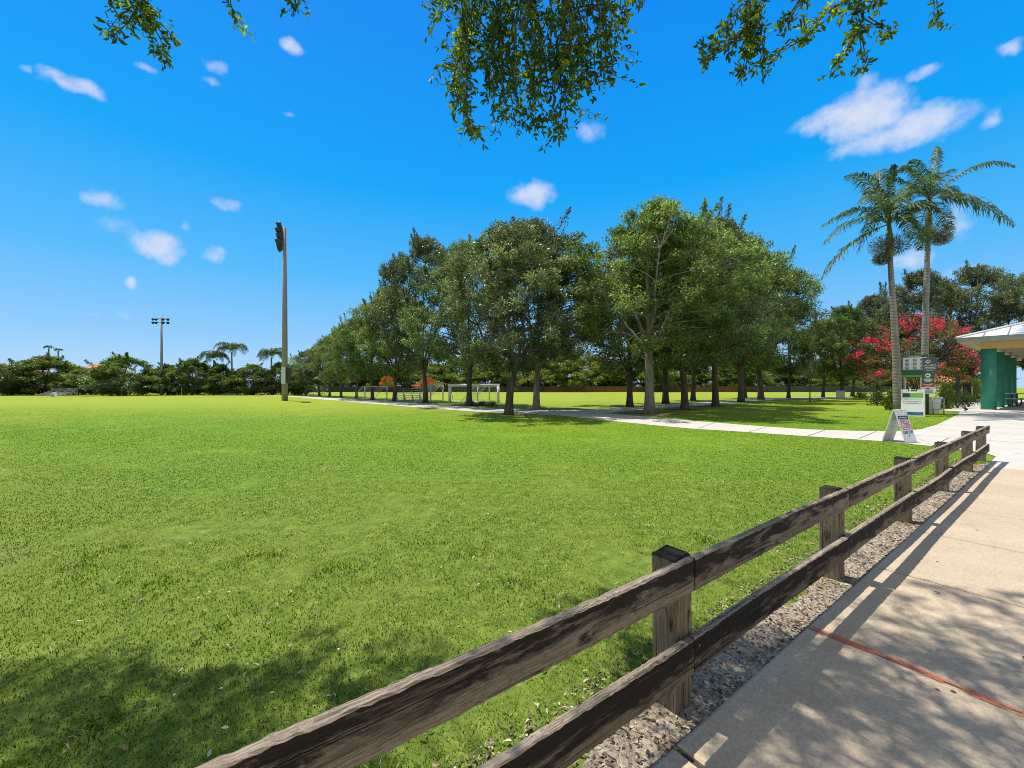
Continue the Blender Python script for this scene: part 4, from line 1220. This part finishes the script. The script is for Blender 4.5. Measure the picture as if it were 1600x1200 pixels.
# field closed sandwich board
c = G(1405, 690.5)
fs_ = thing('sandwich_board', 'white folding board on the path reading field closed, keep off', 'sign', c, R_(24))
hh, hw, sp_ = .93, .30, .26
th = math.atan2(sp_, hh); L = hh / math.cos(th)
for sgn, nm in ((1, 'front_panel'), (-1, 'back_panel')):
    Mx = Matrix.Translation((0, 0, hh)) @ Matrix.Rotation(-th * sgn, 4, 'X')
    k = MB()
    k.box((-hw, -.012 * sgn - .011, -L), (hw, -.012 * sgn + .011, -.035), Mx)
    k.box((-hw, -.012 * sgn - .016, -.05), (-.10, -.012 * sgn + .016, 0), Mx); k.box((.10, -.012 * sgn - .016, -.05), (hw, -.012 * sgn + .016, 0), Mx); k.box((-.11, -.012 * sgn - .012, -.012), (.11, -.012 * sgn + .012, .008), Mx)
    for z in (.3, .55, .8):
        k.box((-hw + .03, .012 * -sgn + (.011 if sgn == 1 else -.022), -L * z - .02), (hw - .03, .012 * -sgn + (.022 if sgn == 1 else -.011), -L * z + .02), Mx)
    k = k.build(nm, WHITE_D, fs_)
    if sgn == 1:
        rot = (PI / 2 - th)
        def onp(x, t, y): v = Mx @ Vector((x, -.012 - y, -L * t)); return v
        f = MB(); f.box((-hw + .04, -.0255, -L * .97), (hw - .04, -.0235, -L * .2), Mx, 0); f.box((-hw + .03, -.029, -L * .29), (hw - .03, -.0265, -L * .19), Mx, 1)
        f.box((-hw + .06, -.029, -L * .605), (hw - .06, -.0265, -L * .585), Mx, 2); f.box((-hw + .08, -.033, -L * .25), (hw - .08, -.0298, -L * .235), Mx, 0)
        f.add([Mx @ Vector((.0 + x, -.028, -L * .79 + z)) for x, z in ((0, .045), (.035, .0), (.014, .0), (.014, -.04), (-.014, -.04), (-.014, 0), (-.035, 0))], [tuple(range(7))], 1)
        f.build('poster', [SIGNW, NAVY, RED], k)
        for body, sz, tt, mt in (('FIELD', .185, .375, RED), ('CLOSED', .150, .510, RED), ('KEEP OFF', .122, .690, NAVY)):
            lettering(k, body, sz, onp(0, tt, .0175), mt, PI / 2 - th, .0022, 1.02)

# rubbish bin in a tube rack
d = 43.0; m = EYE / d; c = G(1455.5, 647)
bn = thing('rubbish_bin', 'pale tapered rubbish bin held in a grey tube rack behind the sign post', 'bin', c, .5)
hb = 27 * m
mb = MB(); mb.tube([(0, 0, .06), (0, 0, hb * .5), (0, 0, hb)], [.30, .36, .43], 22, False); mb.tube([(0, 0, hb - .05), (0, 0, hb)], [.455, .455], 22, False); mb.add([(.3 * math.cos(t), .3 * math.sin(t), .06) for t in np.linspace(0, 2 * PI, 22, endpoint=False)], [tuple(range(22))])
mb.build('barrel', BINW, bn, True)
rk = MB(); rd = .50
for a in range(4):
    t = a * PI / 2 + .4; rk.tube([(rd * math.cos(t), rd * math.sin(t), -.02), (rd * math.cos(t), rd * math.sin(t), hb * .92)], .028, 8)
for z in (hb * .30, hb * .62, hb * .92): rk.tube([(rd * math.cos(t), rd * math.sin(t), z) for t in np.linspace(0, 2 * PI, 25)], .024, 6, False)
rk.build('rack', STEEL, bn, True)

# pale box bin under the dark oak
c = G(1313, 623.6); gb = thing('litter_bin', 'squat grey box bin in the shade of the dark oak', 'bin', c, -.6)
mb = MB(); mb.box((-.42, -.36, .08), (.42, .36, .95)); mb.build('body', BINW, gb); mb = MB(); mb.box((-.47, -.41, .955), (.47, .41, 1.08)); mb.build('lid', STEEL, gb)
mb = MB(); [mb.box((x - .05, y - .05, 0), (x + .05, y + .05, .078)) for x in (-.34, .34) for y in (-.28, .28)]; mb.build('feet', DARKMET, gb)

# little ground spot at the plaza edge
c = G(1508, 642.5); gl = thing('ground_spotlight', 'small black spotlight at the corner of the plaza near the teal columns', 'light', c)
mb = MB(); mb.tube([(0, 0, 0), (0, 0, .12)], .03, 8); mb.tube([(0, 0, 0), (0, 0, .02)], .07, 10); mb.build('stake', DARKMET, gl)
mb = MB(); mb.tube([(.12, 0, .10), (-.1, 0, .26)], [.06, .085], 12); mb.build('lamp_body', DARKMET, gl)


# ------------------------------------------------------------------ pavilion
UX = np.array([*FD, 0.0]); UY = np.array([*FN, 0.0])           # along (away), across (towards the right)
C1 = G(1544.6, 640); cor = C1 - UX * 1.15 - UY * 1.35
pv = thing('pavilion', 'open park pavilion with fat teal columns and a pale metal hip roof', 'pavilion', C1, R_(36))
# local frame: x = along FD, y = -FN  (so the right hand side is -y)
LEN, DEP = 24.0, 13.0
x0, x1, y0, y1 = -1.15, LEN, 1.35, -DEP
he, fz = 5.0, 4.70
for i in range(4):
    for j, yy in enumerate((0.0, -DEP + 1.35)):
        o = MB(); o.tube([(0, 0, -.05), (0, 0, 4.25)], .37, 28); o = o.build('column', TEAL, pv, True); o.location = (i * 5.35, yy, 0)
bmn = MB()
bmn.box((-.42, -.34, 4.23), (LEN - 1.2, .34, 4.68)); bmn.box((-.42, -DEP + 1.01, 4.23), (LEN - 1.2, -DEP + 1.69, 4.68))
bmn.build('side_beam', SOFFIT, pv)
bmn = MB(); bmn.box((-.44, -DEP + 1.70, 4.20), (.36, -.345, 4.675)); bmn.box((-.44, -.345, 4.205), (-.425, .345, 4.675)); bmn.build('front_beam', BEAMC, pv)
for i in (1, 2, 3):
    o = MB(); o.box((i * 5.35 - .28, -DEP + 1.70, 4.26), (i * 5.35 + .28, -.345, 4.66)); o.build('cross_beam', SOFFIT, pv)
sf = MB(); sf.box((x0 + .06, y1 + .06, 4.69), (x1 - .06, y0 - .06, 4.73)); sf.build('soffit', SOFFIT, pv)
fc = MB()
fc.box((x0, y1, fz), (x0 + .05, y0, he)); fc.box((x0 + .052, y0 - .05, fz), (x1, y0, he)); fc.box((x0 + .052, y1, fz), (x1, y1 + .05, he))
fc.build('fascia', FASCIA, pv)
rise = .34; ridge_in = (y0 - y1) / 2; zr = he + rise * ridge_in
ov = .06
A_, B_, C_, D_ = (x0 - ov, y0 + ov, he), (x1 + ov, y0 + ov, he), (x1 + ov, y1 - ov, he), (x0 - ov, y1 - ov, he)
r0, r1 = (x0 + ridge_in, (y0 + y1) / 2, zr), (x1 - ridge_in, (y0 + y1) / 2, zr)
rf = MB(); rf.add([A_, B_, C_, D_, r0, r1], [(0, 4, 5, 1), (3, 2, 5, 4), (0, 3, 4), (1, 5, 2)]); rf.add([tuple(np.array(p) + np.array([0, 0, .02])) for p in (A_, B_, C_, D_)] + [A_, B_, C_, D_], [(0, 1, 5, 4), (1, 2, 6, 5), (2, 3, 7, 6), (3, 0, 4, 7)])
rfo = rf.build('roof', ROOFM, pv)
sm = MB()
yy = y1 + .3
while yy < y0 - .2:                                             # seams on the front slope
    top = min(abs(yy - y0), abs(yy - y1)); sm.tube([(x0 - ov, yy, he + .03), (x0 + top, yy, he + .03 + rise * top)], .028, 5); yy += 1.07
xx = x0 + .8
while xx < x1 - .3:
    top = min(xx - x0, x1 - xx, ridge_in); sm.tube([(xx, y0 + ov, he + .03), (xx, y0 - top, he + .03 + rise * top)], .028, 5); sm.tube([(xx, y1 - ov, he + .03), (xx, y1 + top, he + .03 + rise * top)], .028, 5); xx += 1.07
sm.build('seams', SEAM, rfo)
hp_ = MB(); hp_.tube([np.array(A_) + [0, 0, .04], np.array(r0) + [0, 0, .04]], .09, 6); hp_.tube([np.array(D_) + [0, 0, .04], np.array(r0) + [0, 0, .04]], .09, 6); hp_.tube([np.array(r0) + [0, 0, .04], np.array(r1) + [0, 0, .04]], .09, 6)
hp_.build('ridge_cap', ROOFM, rfo)

# picnic table under the roof
c = G(1606, 636); tb_ = thing('picnic_table', 'grey picnic table with curved tube legs at the pavilion edge', 'table', c, R_(100))
k = MB(); k.box((-1.1, -.40, 1.02), (1.1, .40, 1.09)); k.build('tabletop', STEEL, tb_)
for s in (-1, 1):
    k = MB(); k.box((-1.1, .62 * s - .15, .60), (1.1, .62 * s + .15, .66)); k.build('seat', STEEL, tb_)
    k = MB(); x = .75 * s
    k.tube([(x, -.66, .59), (x, -.74, .35), (x, -.62, .08), (x, -.4, .04), (x, .4, .04), (x, .62, .08), (x, .74, .35), (x, .66, .59)], .045, 8); k.tube([(x, -.25, .05), (x, -.25, 1.01)], .045, 8); k.tube([(x, .25, .05), (x, .25, 1.01)], .045, 8)
    k.build('leg_frame', DARKMET, tb_, True)

# dark timber post and notice stand behind the clipped shrubs
c = G(1496.5, 628); k = MB(); k.tube([(0, 0, -.1), (0, 0, 2.7)], .17, 10); o = k.build('bollard_post', DARKMET)
o.location = c; tag(o, 'dark upright post behind the clipped shrubs by the pavilion', 'post')
c = G(1511, 627); ns = thing('notice_stand', 'small pale two legged notice stand behind the clipped shrubs', 'sign', c, -.8)
for x in (-.36, .36): MB().tube([(x, 0, -.05), (x, 0, 1.6)], .05, 8).build('post', WHITE_D, ns)
k = MB(); k.box((-.31, -.03, .75), (.31, .03, 1.95)); k.build('panel', DARKMET, ns)


# ------------------------------------------------------------------ far fences and houses
def board_fence(label, pxa, pxb, by, top, mat, name='board_fence'):
    a, b = G(pxa, by), G(pxb, by); Lf = np.linalg.norm(b - a); d = by - HOR; h = (by - top) / d * EYE
    ro = thing(name, label, 'fence', a, math.atan2(b[1] - a[1], b[0] - a[0])); r = random.Random(int(pxa))
    nseg = max(3, int(Lf / 2.6)); w = Lf / nseg
    for i in range(nseg):
        mb = MB(); hh_ = h + r.uniform(-.06, .06); nb = 9
        for j in range(nb): mb.box((i * w + .06 + j * (w - .12) / nb, -.012 + r.uniform(-.006, .006), .04), (i * w + .06 + (j + 1) * (w - .12) / nb - .015, .012, hh_ + r.uniform(-.015, .015)))
        mb.box((i * w + .06, .03, .4), (i * w + w - .06, .06, .5)); mb.box((i * w + .06, .03, h - .4), (i * w + w - .06, .06, h - .3))
        mb.build('fence_panel', mat, ro)
    for i in range(nseg + 1):
        mb = MB(); mb.box((i * w - .055, -.05, -.1), (i * w + .055, .06, h + .02)); mb.build('post', mat, ro)
    return ro


board_fence('brown board fence across the far side of the rear field', 846, 1184, 612.6, 603.7, BROWNF)
board_fence('black board fence at the far side of the rear field, behind the goals', 470, 845, 612.8, 603.6, DARKF)
board_fence('slate grey board fence in front of the white house', 1185, 1420, 612.8, 603.2, GREYF)


def house(label, pxa, pxb, by, eave, ridge, roofmat, wins, wall=HOUSEW, depth=9.0):
    a, b = G(pxa, by), G(pxb, by); d = by - HOR; m = EYE / d; L = np.linalg.norm(b - a); he_ = (by - eave) * m; hr = (by - ridge) * m
    ro = thing('house', label, 'house', a, 0)
    k = MB(); k.box((0, 0, -.1), (L, depth, he_)); k.build('wall', wall, ro)
    k = MB(); o_ = .5; k.add([(-o_, -o_, he_ - .02), (L + o_, -o_, he_ - .02), (L + o_, depth + o_, he_ - .02), (-o_, depth + o_, he_ - .02), (L * .25, depth / 2, hr), (L * .75, depth / 2, hr)], [(0, 1, 5, 4), (1, 2, 5), (2, 3, 4, 5), (3, 0, 4), (3, 2, 1, 0)]); k.build('roof', roofmat, ro)
    for (wx, w, z0, z1) in wins:
        k = MB(); k.box((wx * L, -.06, z0), (wx * L + w, -.003, z1)); k = k.build('window', WHITE, ro)
        p = MB(); n_ = max(2, int(w / .9))
        for i in range(n_): p.box((wx * L + .1 + i * (w - .15) / n_, -.075, z0 + .1), (wx * L + .1 + (i + 1) * (w - .15) / n_ - .1, -.063, z1 - .1))
        p.build('pane', GLASS, k)
    return ro


house('white house with dark windows behind the slate grey fence', 1258, 1352, 611.4, 592.5, 585, plain('pale_roof', (.55, .55, .56), .8), [(.10, 2.6, 2.2, 3.5), (.36, 2.2, 2.2, 3.5), (.70, 2.6, 2.2, 3.5)])
house('house with a pink tiled roof showing between the left trees', 108, 156, 614, 584, 566, TILE_P, [(.3, 1.8, 2.5, 4), (.7, 1.8, 2.5, 4)])
house('pale house with an orange roof at the left edge beyond the field', -40, 14, 615, 582, 572, TILE_O, [(.62, 1.4, 2, 4)])
house('pale house with an orange roof glimpsed behind the red flowering tree', 1462, 1512, 613.5, 597, 586, TILE_O, [(.2, 1.8, 1, 2.2)])


# ------------------------------------------------------------------ goals and bleachers
def goal(label, px, by, w, h, rot, GOALW=GOALW):
    ro = thing('soccer_goal', label, 'goal', G(px, by), rot, 'goals parked under the oaks'); r = .07 if GOALW is not WHITE else .14
    for x in (-w / 2, w / 2):
        MB().tube([(x, 0, -.03), (x, 0, h)], r, 10).build('post', GOALW, ro, True)
        MB().tube([(x, 0, h - .05), (x, .35, h), (x, 1.9, .04), (x, 0, .04)], .035, 8).build('side_frame', GOALW, ro, True)
    k = MB(); k.tube([(-w / 2 - r, 0, h), (w / 2 + r, 0, h)], r, 10); k.build('crossbar', GOALW, ro, True)
    k = MB(); k.tube([(-w / 2, 1.9, .04), (w / 2, 1.9, .04)], .035, 8)
    for x in (-w / 2, w / 2): k.tube([(x, 0, h * .72), (x * .88, 0, h)], .05, 6)
    k.build('brace', GOALW, ro, True)
    n_ = MB(); s = 0
    for x in np.arange(-w / 2, w / 2, .22): n_.tube([(x, .35, h), (x, 1.9, .05)], .007, 3, False)
    for q_ in np.linspace(0, 1, 9): n_.tube([(-w / 2, .35 + 1.55 * q_, h - (h - .05) * q_), (w / 2, .35 + 1.55 * q_, h - (h - .05) * q_)], .007, 3, False)
    n_.build('net', ALU, ro)
    return ro


goal('white goal with thick posts facing the path, in front of the wide forked oak', 740.5, 629.5, 76 / 25.5 * EYE, 27.5 / 25.5 * EYE, -.04, WHITE)
goal('thin white goal standing sideways just right of the bleachers', 683, 627, 4.2, 24 / 23 * EYE, R_(82))
goal('thin white goal standing sideways behind the thick posted goal', 756, 626.5, 4.2, 23 / 22.5 * EYE, R_(76))
goal('white goal left of the orange flowers, seen almost edge on', 588, 625, 4.0, 21 / 21 * EYE, R_(70))


def bleacher(label, px, by, wpx, hpx, rot=0.0):
    d = by - HOR; m = EYE / d; w = wpx * m; h = hpx * m
    ro = thing('bleacher', label, 'bleacher', G(px, by), rot, 'metal bleachers'); n_ = 4
    for i in range(n_):
        z = h * .62 * (i + 1) / n_; y = .35 + i * .62
        k = MB(); k.box((-w / 2, y - .14, z - .04), (w / 2, y + .14, z)); k.build('seat', ALU, ro)
        k = MB(); k.box((-w / 2, y + .2, z - .30), (w / 2, y + .44, z - .27)); k.build('footboard', ALU, ro)
    k = MB()
    for x in np.linspace(-w / 2 + .1, w / 2 - .1, 4):
        k.tube([(x, .1, 0), (x, 2.5, 0)], .035, 6); k.tube([(x, .1, .05), (x, 2.3, h * .6)], .035, 6)
        for i in range(n_): k.tube([(x, .35 + i * .62, 0), (x, .35 + i * .62, h * .62 * (i + 1) / n_ - .045)], .03, 6)
    for y in (.1, 2.5): k.tube([(-w / 2 + .1, y, 0), (w / 2 - .1, y, 0)], .03, 6)
    k.build('frame', STEEL, ro)
    k = MB(); yb = 2.55
    for x in np.linspace(-w / 2, w / 2, 4): k.tube([(x, yb, 0), (x, yb, h)], .03, 6)
    for z in (h * .7, h * .85, h): k.tube([(-w / 2, yb, z), (w / 2, yb, z)], .028, 6)
    k.build('guard_rail', STEEL, ro)
    return ro


bleacher('silver bleachers between two oak trunks behind the path', 641, 627.5, 40, 20, .35)
bleacher('low grey bleachers under the trees at the left end of the far field', 75, 618.6, 42, 12)
bleacher('small pale bleachers under the palms beyond the field', 356, 617.5, 30, 8)
c = G(85, 620); aw = thing('sandwich_board', 'tiny white folding board on the grass before the left bleachers', 'sign', c, .2)
for s in (-1, 1):
    Mx = Matrix.Translation((0, 0, .68)) @ Matrix.Rotation(.32 * s, 4, 'Y'); k = MB(); k.box((-.02 - .02 * s, -.3, -.70), (.02 - .02 * s, .3, 0), Mx); k.build('panel', WHITE, aw)
c = G(284, 617.5); o = MB(); o.tube([(0, 0, -.05), (0, 0, 1.75)], .12, 10); o.box((-.5, -.06, 1.76), (.5, .06, 2.0)); o = o.build('marker_post', WHITE); o.location = c
tag(o, 'white post with a crosspiece beyond the field, right of the slim light pole', 'post')

# ------------------------------------------------------------------ sky, sun, camera
EL, AZ = 72.0, None
sd = Vector((-.28, .235, 1.0)).normalized()                   # towards the sun
sun = bpy.data.lights.new('sun', 'SUN'); sun.energy = 4.9; sun.angle = R_(.55); sun.color = (1.0, .96, .88)
so = link(bpy.data.objects.new('sun', sun)); so.rotation_euler = (-sd).to_track_quat('-Z', 'Y').to_euler()

wd = bpy.data.worlds.new('World'); scene.world = wd; wd.use_nodes = True
t = wd.node_tree; t.nodes.clear()
N_ = lambda k, **kw: (lambda x: [setattr(x, a, b_) for a, b_ in kw.items()] and x or x)(t.nodes.new(k))
out = N_('ShaderNodeOutputWorld'); bg = N_('ShaderNodeBackground'); t.links.new(bg.outputs[0], out.inputs[0])
sky = N_('ShaderNodeTexSky', sky_type='NISHITA'); sky.sun_disc = False
sky.sun_elevation = math.asin(sd.z); sky.sun_rotation = math.atan2(sd.x, sd.y); sky.air_density = 1.0; sky.dust_density = .6; sky.ozone_density = 2.0
hs0 = N_('ShaderNodeHueSaturation'); hs0.inputs['Saturation'].default_value = 1.35; t.links.new(sky.outputs[0], hs0.inputs['Color'])
tc0 = N_('ShaderNodeTexCoord'); sx0 = N_('ShaderNodeSeparateXYZ'); t.links.new(tc0.outputs['Generated'], sx0.inputs[0])
rp = N_('ShaderNodeValToRGB'); cr_ = rp.color_ramp
STOPS = [(0.0, (3.2, 4.8, 6.7)), (.10, (1.8, 4.0, 6.6)), (.24, (.6, 3.4, 6.7)), (.42, (.0, 2.65, 6.6)), (.69, (.0, 1.75, 6.3)), (.80, (1.6, 2.7, 5.2)), (1.0, (3.6, 4.0, 4.6))]  # last stops whitened above the frame, making the skylight fill more neutral
while len(cr_.elements) < len(STOPS): cr_.elements.new(.5)
for e, (p_, c_) in zip(cr_.elements, STOPS): e.position = p_; e.color = (*[x / 8 for x in c_], 1)
t.links.new(sx0.outputs['Z'], rp.inputs['Fac'])
sc_ = N_('ShaderNodeVectorMath', operation='SCALE'); sc_.inputs['Scale'].default_value = 8.0; t.links.new(rp.outputs['Color'], sc_.inputs[0])
hs = N_('ShaderNodeMix', data_type='RGBA'); hs.inputs[0].default_value = .9; t.links.new(hs0.outputs['Color'], hs.inputs[6]); t.links.new(sc_.outputs[0], hs.inputs[7])
# added, unseen cumulus behind the viewer: neutral fill to soften the blue shade
nb = N_('ShaderNodeTexNoise'); nb.inputs['Scale'].default_value = 3.2; nb.inputs['Detail'].default_value = 7; t.links.new(tc0.outputs['Generated'], nb.inputs['Vector'])
mb1 = N_('ShaderNodeMapRange', interpolation_type='SMOOTHSTEP'); mb1.inputs['From Min'].default_value = .36; mb1.inputs['From Max'].default_value = .52; t.links.new(nb.outputs['Fac'], mb1.inputs['Value'])
mb2 = N_('ShaderNodeMapRange', interpolation_type='SMOOTHSTEP'); mb2.inputs['From Min'].default_value = .05; mb2.inputs['From Max'].default_value = -.3; t.links.new(sx0.outputs['Y'], mb2.inputs['Value'])
mb3 = N_('ShaderNodeMath', operation='MULTIPLY'); t.links.new(mb1.outputs[0], mb3.inputs[0]); t.links.new(mb2.outputs[0], mb3.inputs[1])
hsb = N_('ShaderNodeMix', data_type='RGBA'); t.links.new(mb3.outputs[0], hsb.inputs[0]); t.links.new(hs.outputs[2], hsb.inputs[6]); hsb.inputs[7].default_value = (4.6, 4.3, 3.9, 1); hs = hsb
tc = N_('ShaderNodeTexCoord'); nz = N_('ShaderNodeTexNoise'); nz.inputs['Scale'].default_value = 26; nz.inputs['Detail'].default_value = 5; nz.inputs['Roughness'].default_value = .55
t.links.new(tc.outputs['Generated'], nz.inputs['Vector'])
off = N_('ShaderNodeVectorMath', operation='SUBTRACT'); t.links.new(nz.outputs['Color'], off.inputs[0]); off.inputs[1].default_value = (.5, .5, .5)
mad = N_('ShaderNodeVectorMath', operation='MULTIPLY_ADD'); t.links.new(off.outputs[0], mad.inputs[0]); mad.inputs[1].default_value = (.026, .026, .026); t.links.new(tc.outputs['Generated'], mad.inputs[2])
nrm = N_('ShaderNodeVectorMath', operation='NORMALIZE'); t.links.new(mad.outputs[0], nrm.inputs[0])
CL = [(1350, 180, 70, 45, 1.0), (1300, 182, 62, 22, .8), (1440, 196, 75, 32, .9), (1352, 140, 22, 26, .55), (1380, 215, 90, 20, .75), (1425, 160, 18, 20, .35), (1548, 186, 18, 16, .5), (1445, 110, 30, 12, .6), (1580, 74, 22, 14, .7), (1500, 345, 30, 32, .55), (1420, 405, 40, 22, .7), (1500, 425, 40, 14, .4),
      (832, 305, 38, 24, .85), (922, 205, 24, 20, .55), (96, 124, 42, 15, .7), (135, 140, 26, 14, .6), (226, 105, 18, 11, .55), (341, 106, 18, 13, .6), (330, 127, 12, 7, .4), (456, 74, 20, 13, .8), (36, 101, 13, 8, .5), (160, 314, 36, 18, .6), (248, 385, 44, 26, .85), (262, 404, 26, 14, .6), (336, 397, 20, 16, .6), (207, 440, 13, 9, .8), (357, 320, 22, 11, .5), (190, 355, 50, 18, .25), (290, 353, 10, 8, .4), (146, 492, 16, 7, .35), (195, 490, 16, 7, .3), (454, 176, 8, 5, .4)]
acc = None
for (px, py, rx, ry, st) in CL:
    c = Vector((px - 800, FPX, HOR - py)).normalized(); r = c.cross(Vector((0, 0, 1))).normalized(); u = r.cross(c).normalized()
    lenp = math.sqrt((px - 800) ** 2 + FPX ** 2 + (HOR - py) ** 2)
    # angular radii from the photo's pixel radii
    ax = 1.18 * rx / lenp * math.sqrt(FPX ** 2 + (HOR - py) ** 2) / lenp * 1.0; ay = 1.18 * ry / lenp * math.sqrt(FPX ** 2 + (px - 800) ** 2) / lenp
    d1 = N_('ShaderNodeVectorMath', operation='DOT_PRODUCT'); t.links.new(nrm.outputs[0], d1.inputs[0]); d1.inputs[1].default_value = r / ax
    d2 = N_('ShaderNodeVectorMath', operation='DOT_PRODUCT'); t.links.new(nrm.outputs[0], d2.inputs[0]); d2.inputs[1].default_value = u / ay
    m1 = N_('ShaderNodeMath', operation='MULTIPLY'); t.links.new(d1.outputs['Value'], m1.inputs[0]); t.links.new(d1.outputs['Value'], m1.inputs[1])
    m2 = N_('ShaderNodeMath', operation='MULTIPLY_ADD'); t.links.new(d2.outputs['Value'], m2.inputs[0]); t.links.new(d2.outputs['Value'], m2.inputs[1]); t.links.new(m1.outputs[0], m2.inputs[2])
    m3 = N_('ShaderNodeMath', operation='MULTIPLY_ADD'); t.links.new(m2.outputs[0], m3.inputs[0]); m3.inputs[1].default_value = -st; m3.inputs[2].default_value = st
    if acc is None: acc = m3
    else:
        mm = N_('ShaderNodeMath', operation='SMOOTH_MAX'); mm.inputs[2].default_value = .15; t.links.new(acc.outputs[0], mm.inputs[0]); t.links.new(m3.outputs[0], mm.inputs[1]); acc = mm
sx = N_('ShaderNodeSeparateXYZ'); t.links.new(tc.outputs['Generated'], sx.inputs[0])
fr = N_('ShaderNodeMath', operation='GREATER_THAN'); t.links.new(sx.outputs['Y'], fr.inputs[0]); fr.inputs[1].default_value = 0.0
nz2 = N_('ShaderNodeTexNoise'); nz2.inputs['Scale'].default_value = 46; nz2.inputs['Detail'].default_value = 9; nz2.inputs['Roughness'].default_value = .6; t.links.new(tc.outputs['Generated'], nz2.inputs['Vector'])
ns2 = N_('ShaderNodeMath', operation='MULTIPLY_ADD'); t.links.new(nz2.outputs['Fac'], ns2.inputs[0]); ns2.inputs[1].default_value = .9; ns2.inputs[2].default_value = -.46
ad = N_('ShaderNodeMath', operation='ADD'); t.links.new(acc.outputs[0], ad.inputs[0]); t.links.new(ns2.outputs[0], ad.inputs[1])
mr = N_('ShaderNodeMapRange', interpolation_type='SMOOTHSTEP'); mr.inputs['From Min'].default_value = .06; mr.inputs['From Max'].default_value = 1.05; mr.inputs['To Max'].default_value = .84; t.links.new(ad.outputs[0], mr.inputs['Value'])
mf = N_('ShaderNodeMath', operation='MULTIPLY'); t.links.new(mr.outputs[0], mf.inputs[0]); t.links.new(fr.outputs[0], mf.inputs[1])
mx = N_('ShaderNodeMix', data_type='RGBA'); t.links.new(mf.outputs[0], mx.inputs[0]); t.links.new(hs.outputs[2], mx.inputs[6]); mx.inputs[7].default_value = (5.4, 5.5, 6.2, 1)
t.links.new(mx.outputs[2], bg.inputs['Color']); bg.inputs['Strength'].default_value = .12

cam = bpy.data.cameras.new('camera'); cam.sensor_width = 36; cam.lens = 36 * FPX / 1600; cam.clip_end = 3000; cam.clip_start = .05
cam.shift_y = (HOR - 600) / 1600
co = link(bpy.data.objects.new('camera', cam)); co.location = (0, 0, EYE); co.rotation_euler = (PI / 2, 0, 0)
scene.camera = co
vs = scene.view_settings; vs.view_transform = 'Standard'; vs.look = 'None'; vs.gamma = 1.0; vs.use_curve_mapping = False; vs.exposure = .3
scene.cycles.max_bounces = 6; scene.cycles.transparent_max_bounces = 8; scene.cycles.use_denoising = True
scene.cycles.denoising_prefilter = 'NONE'; scene.cycles.filter_width = 1.0
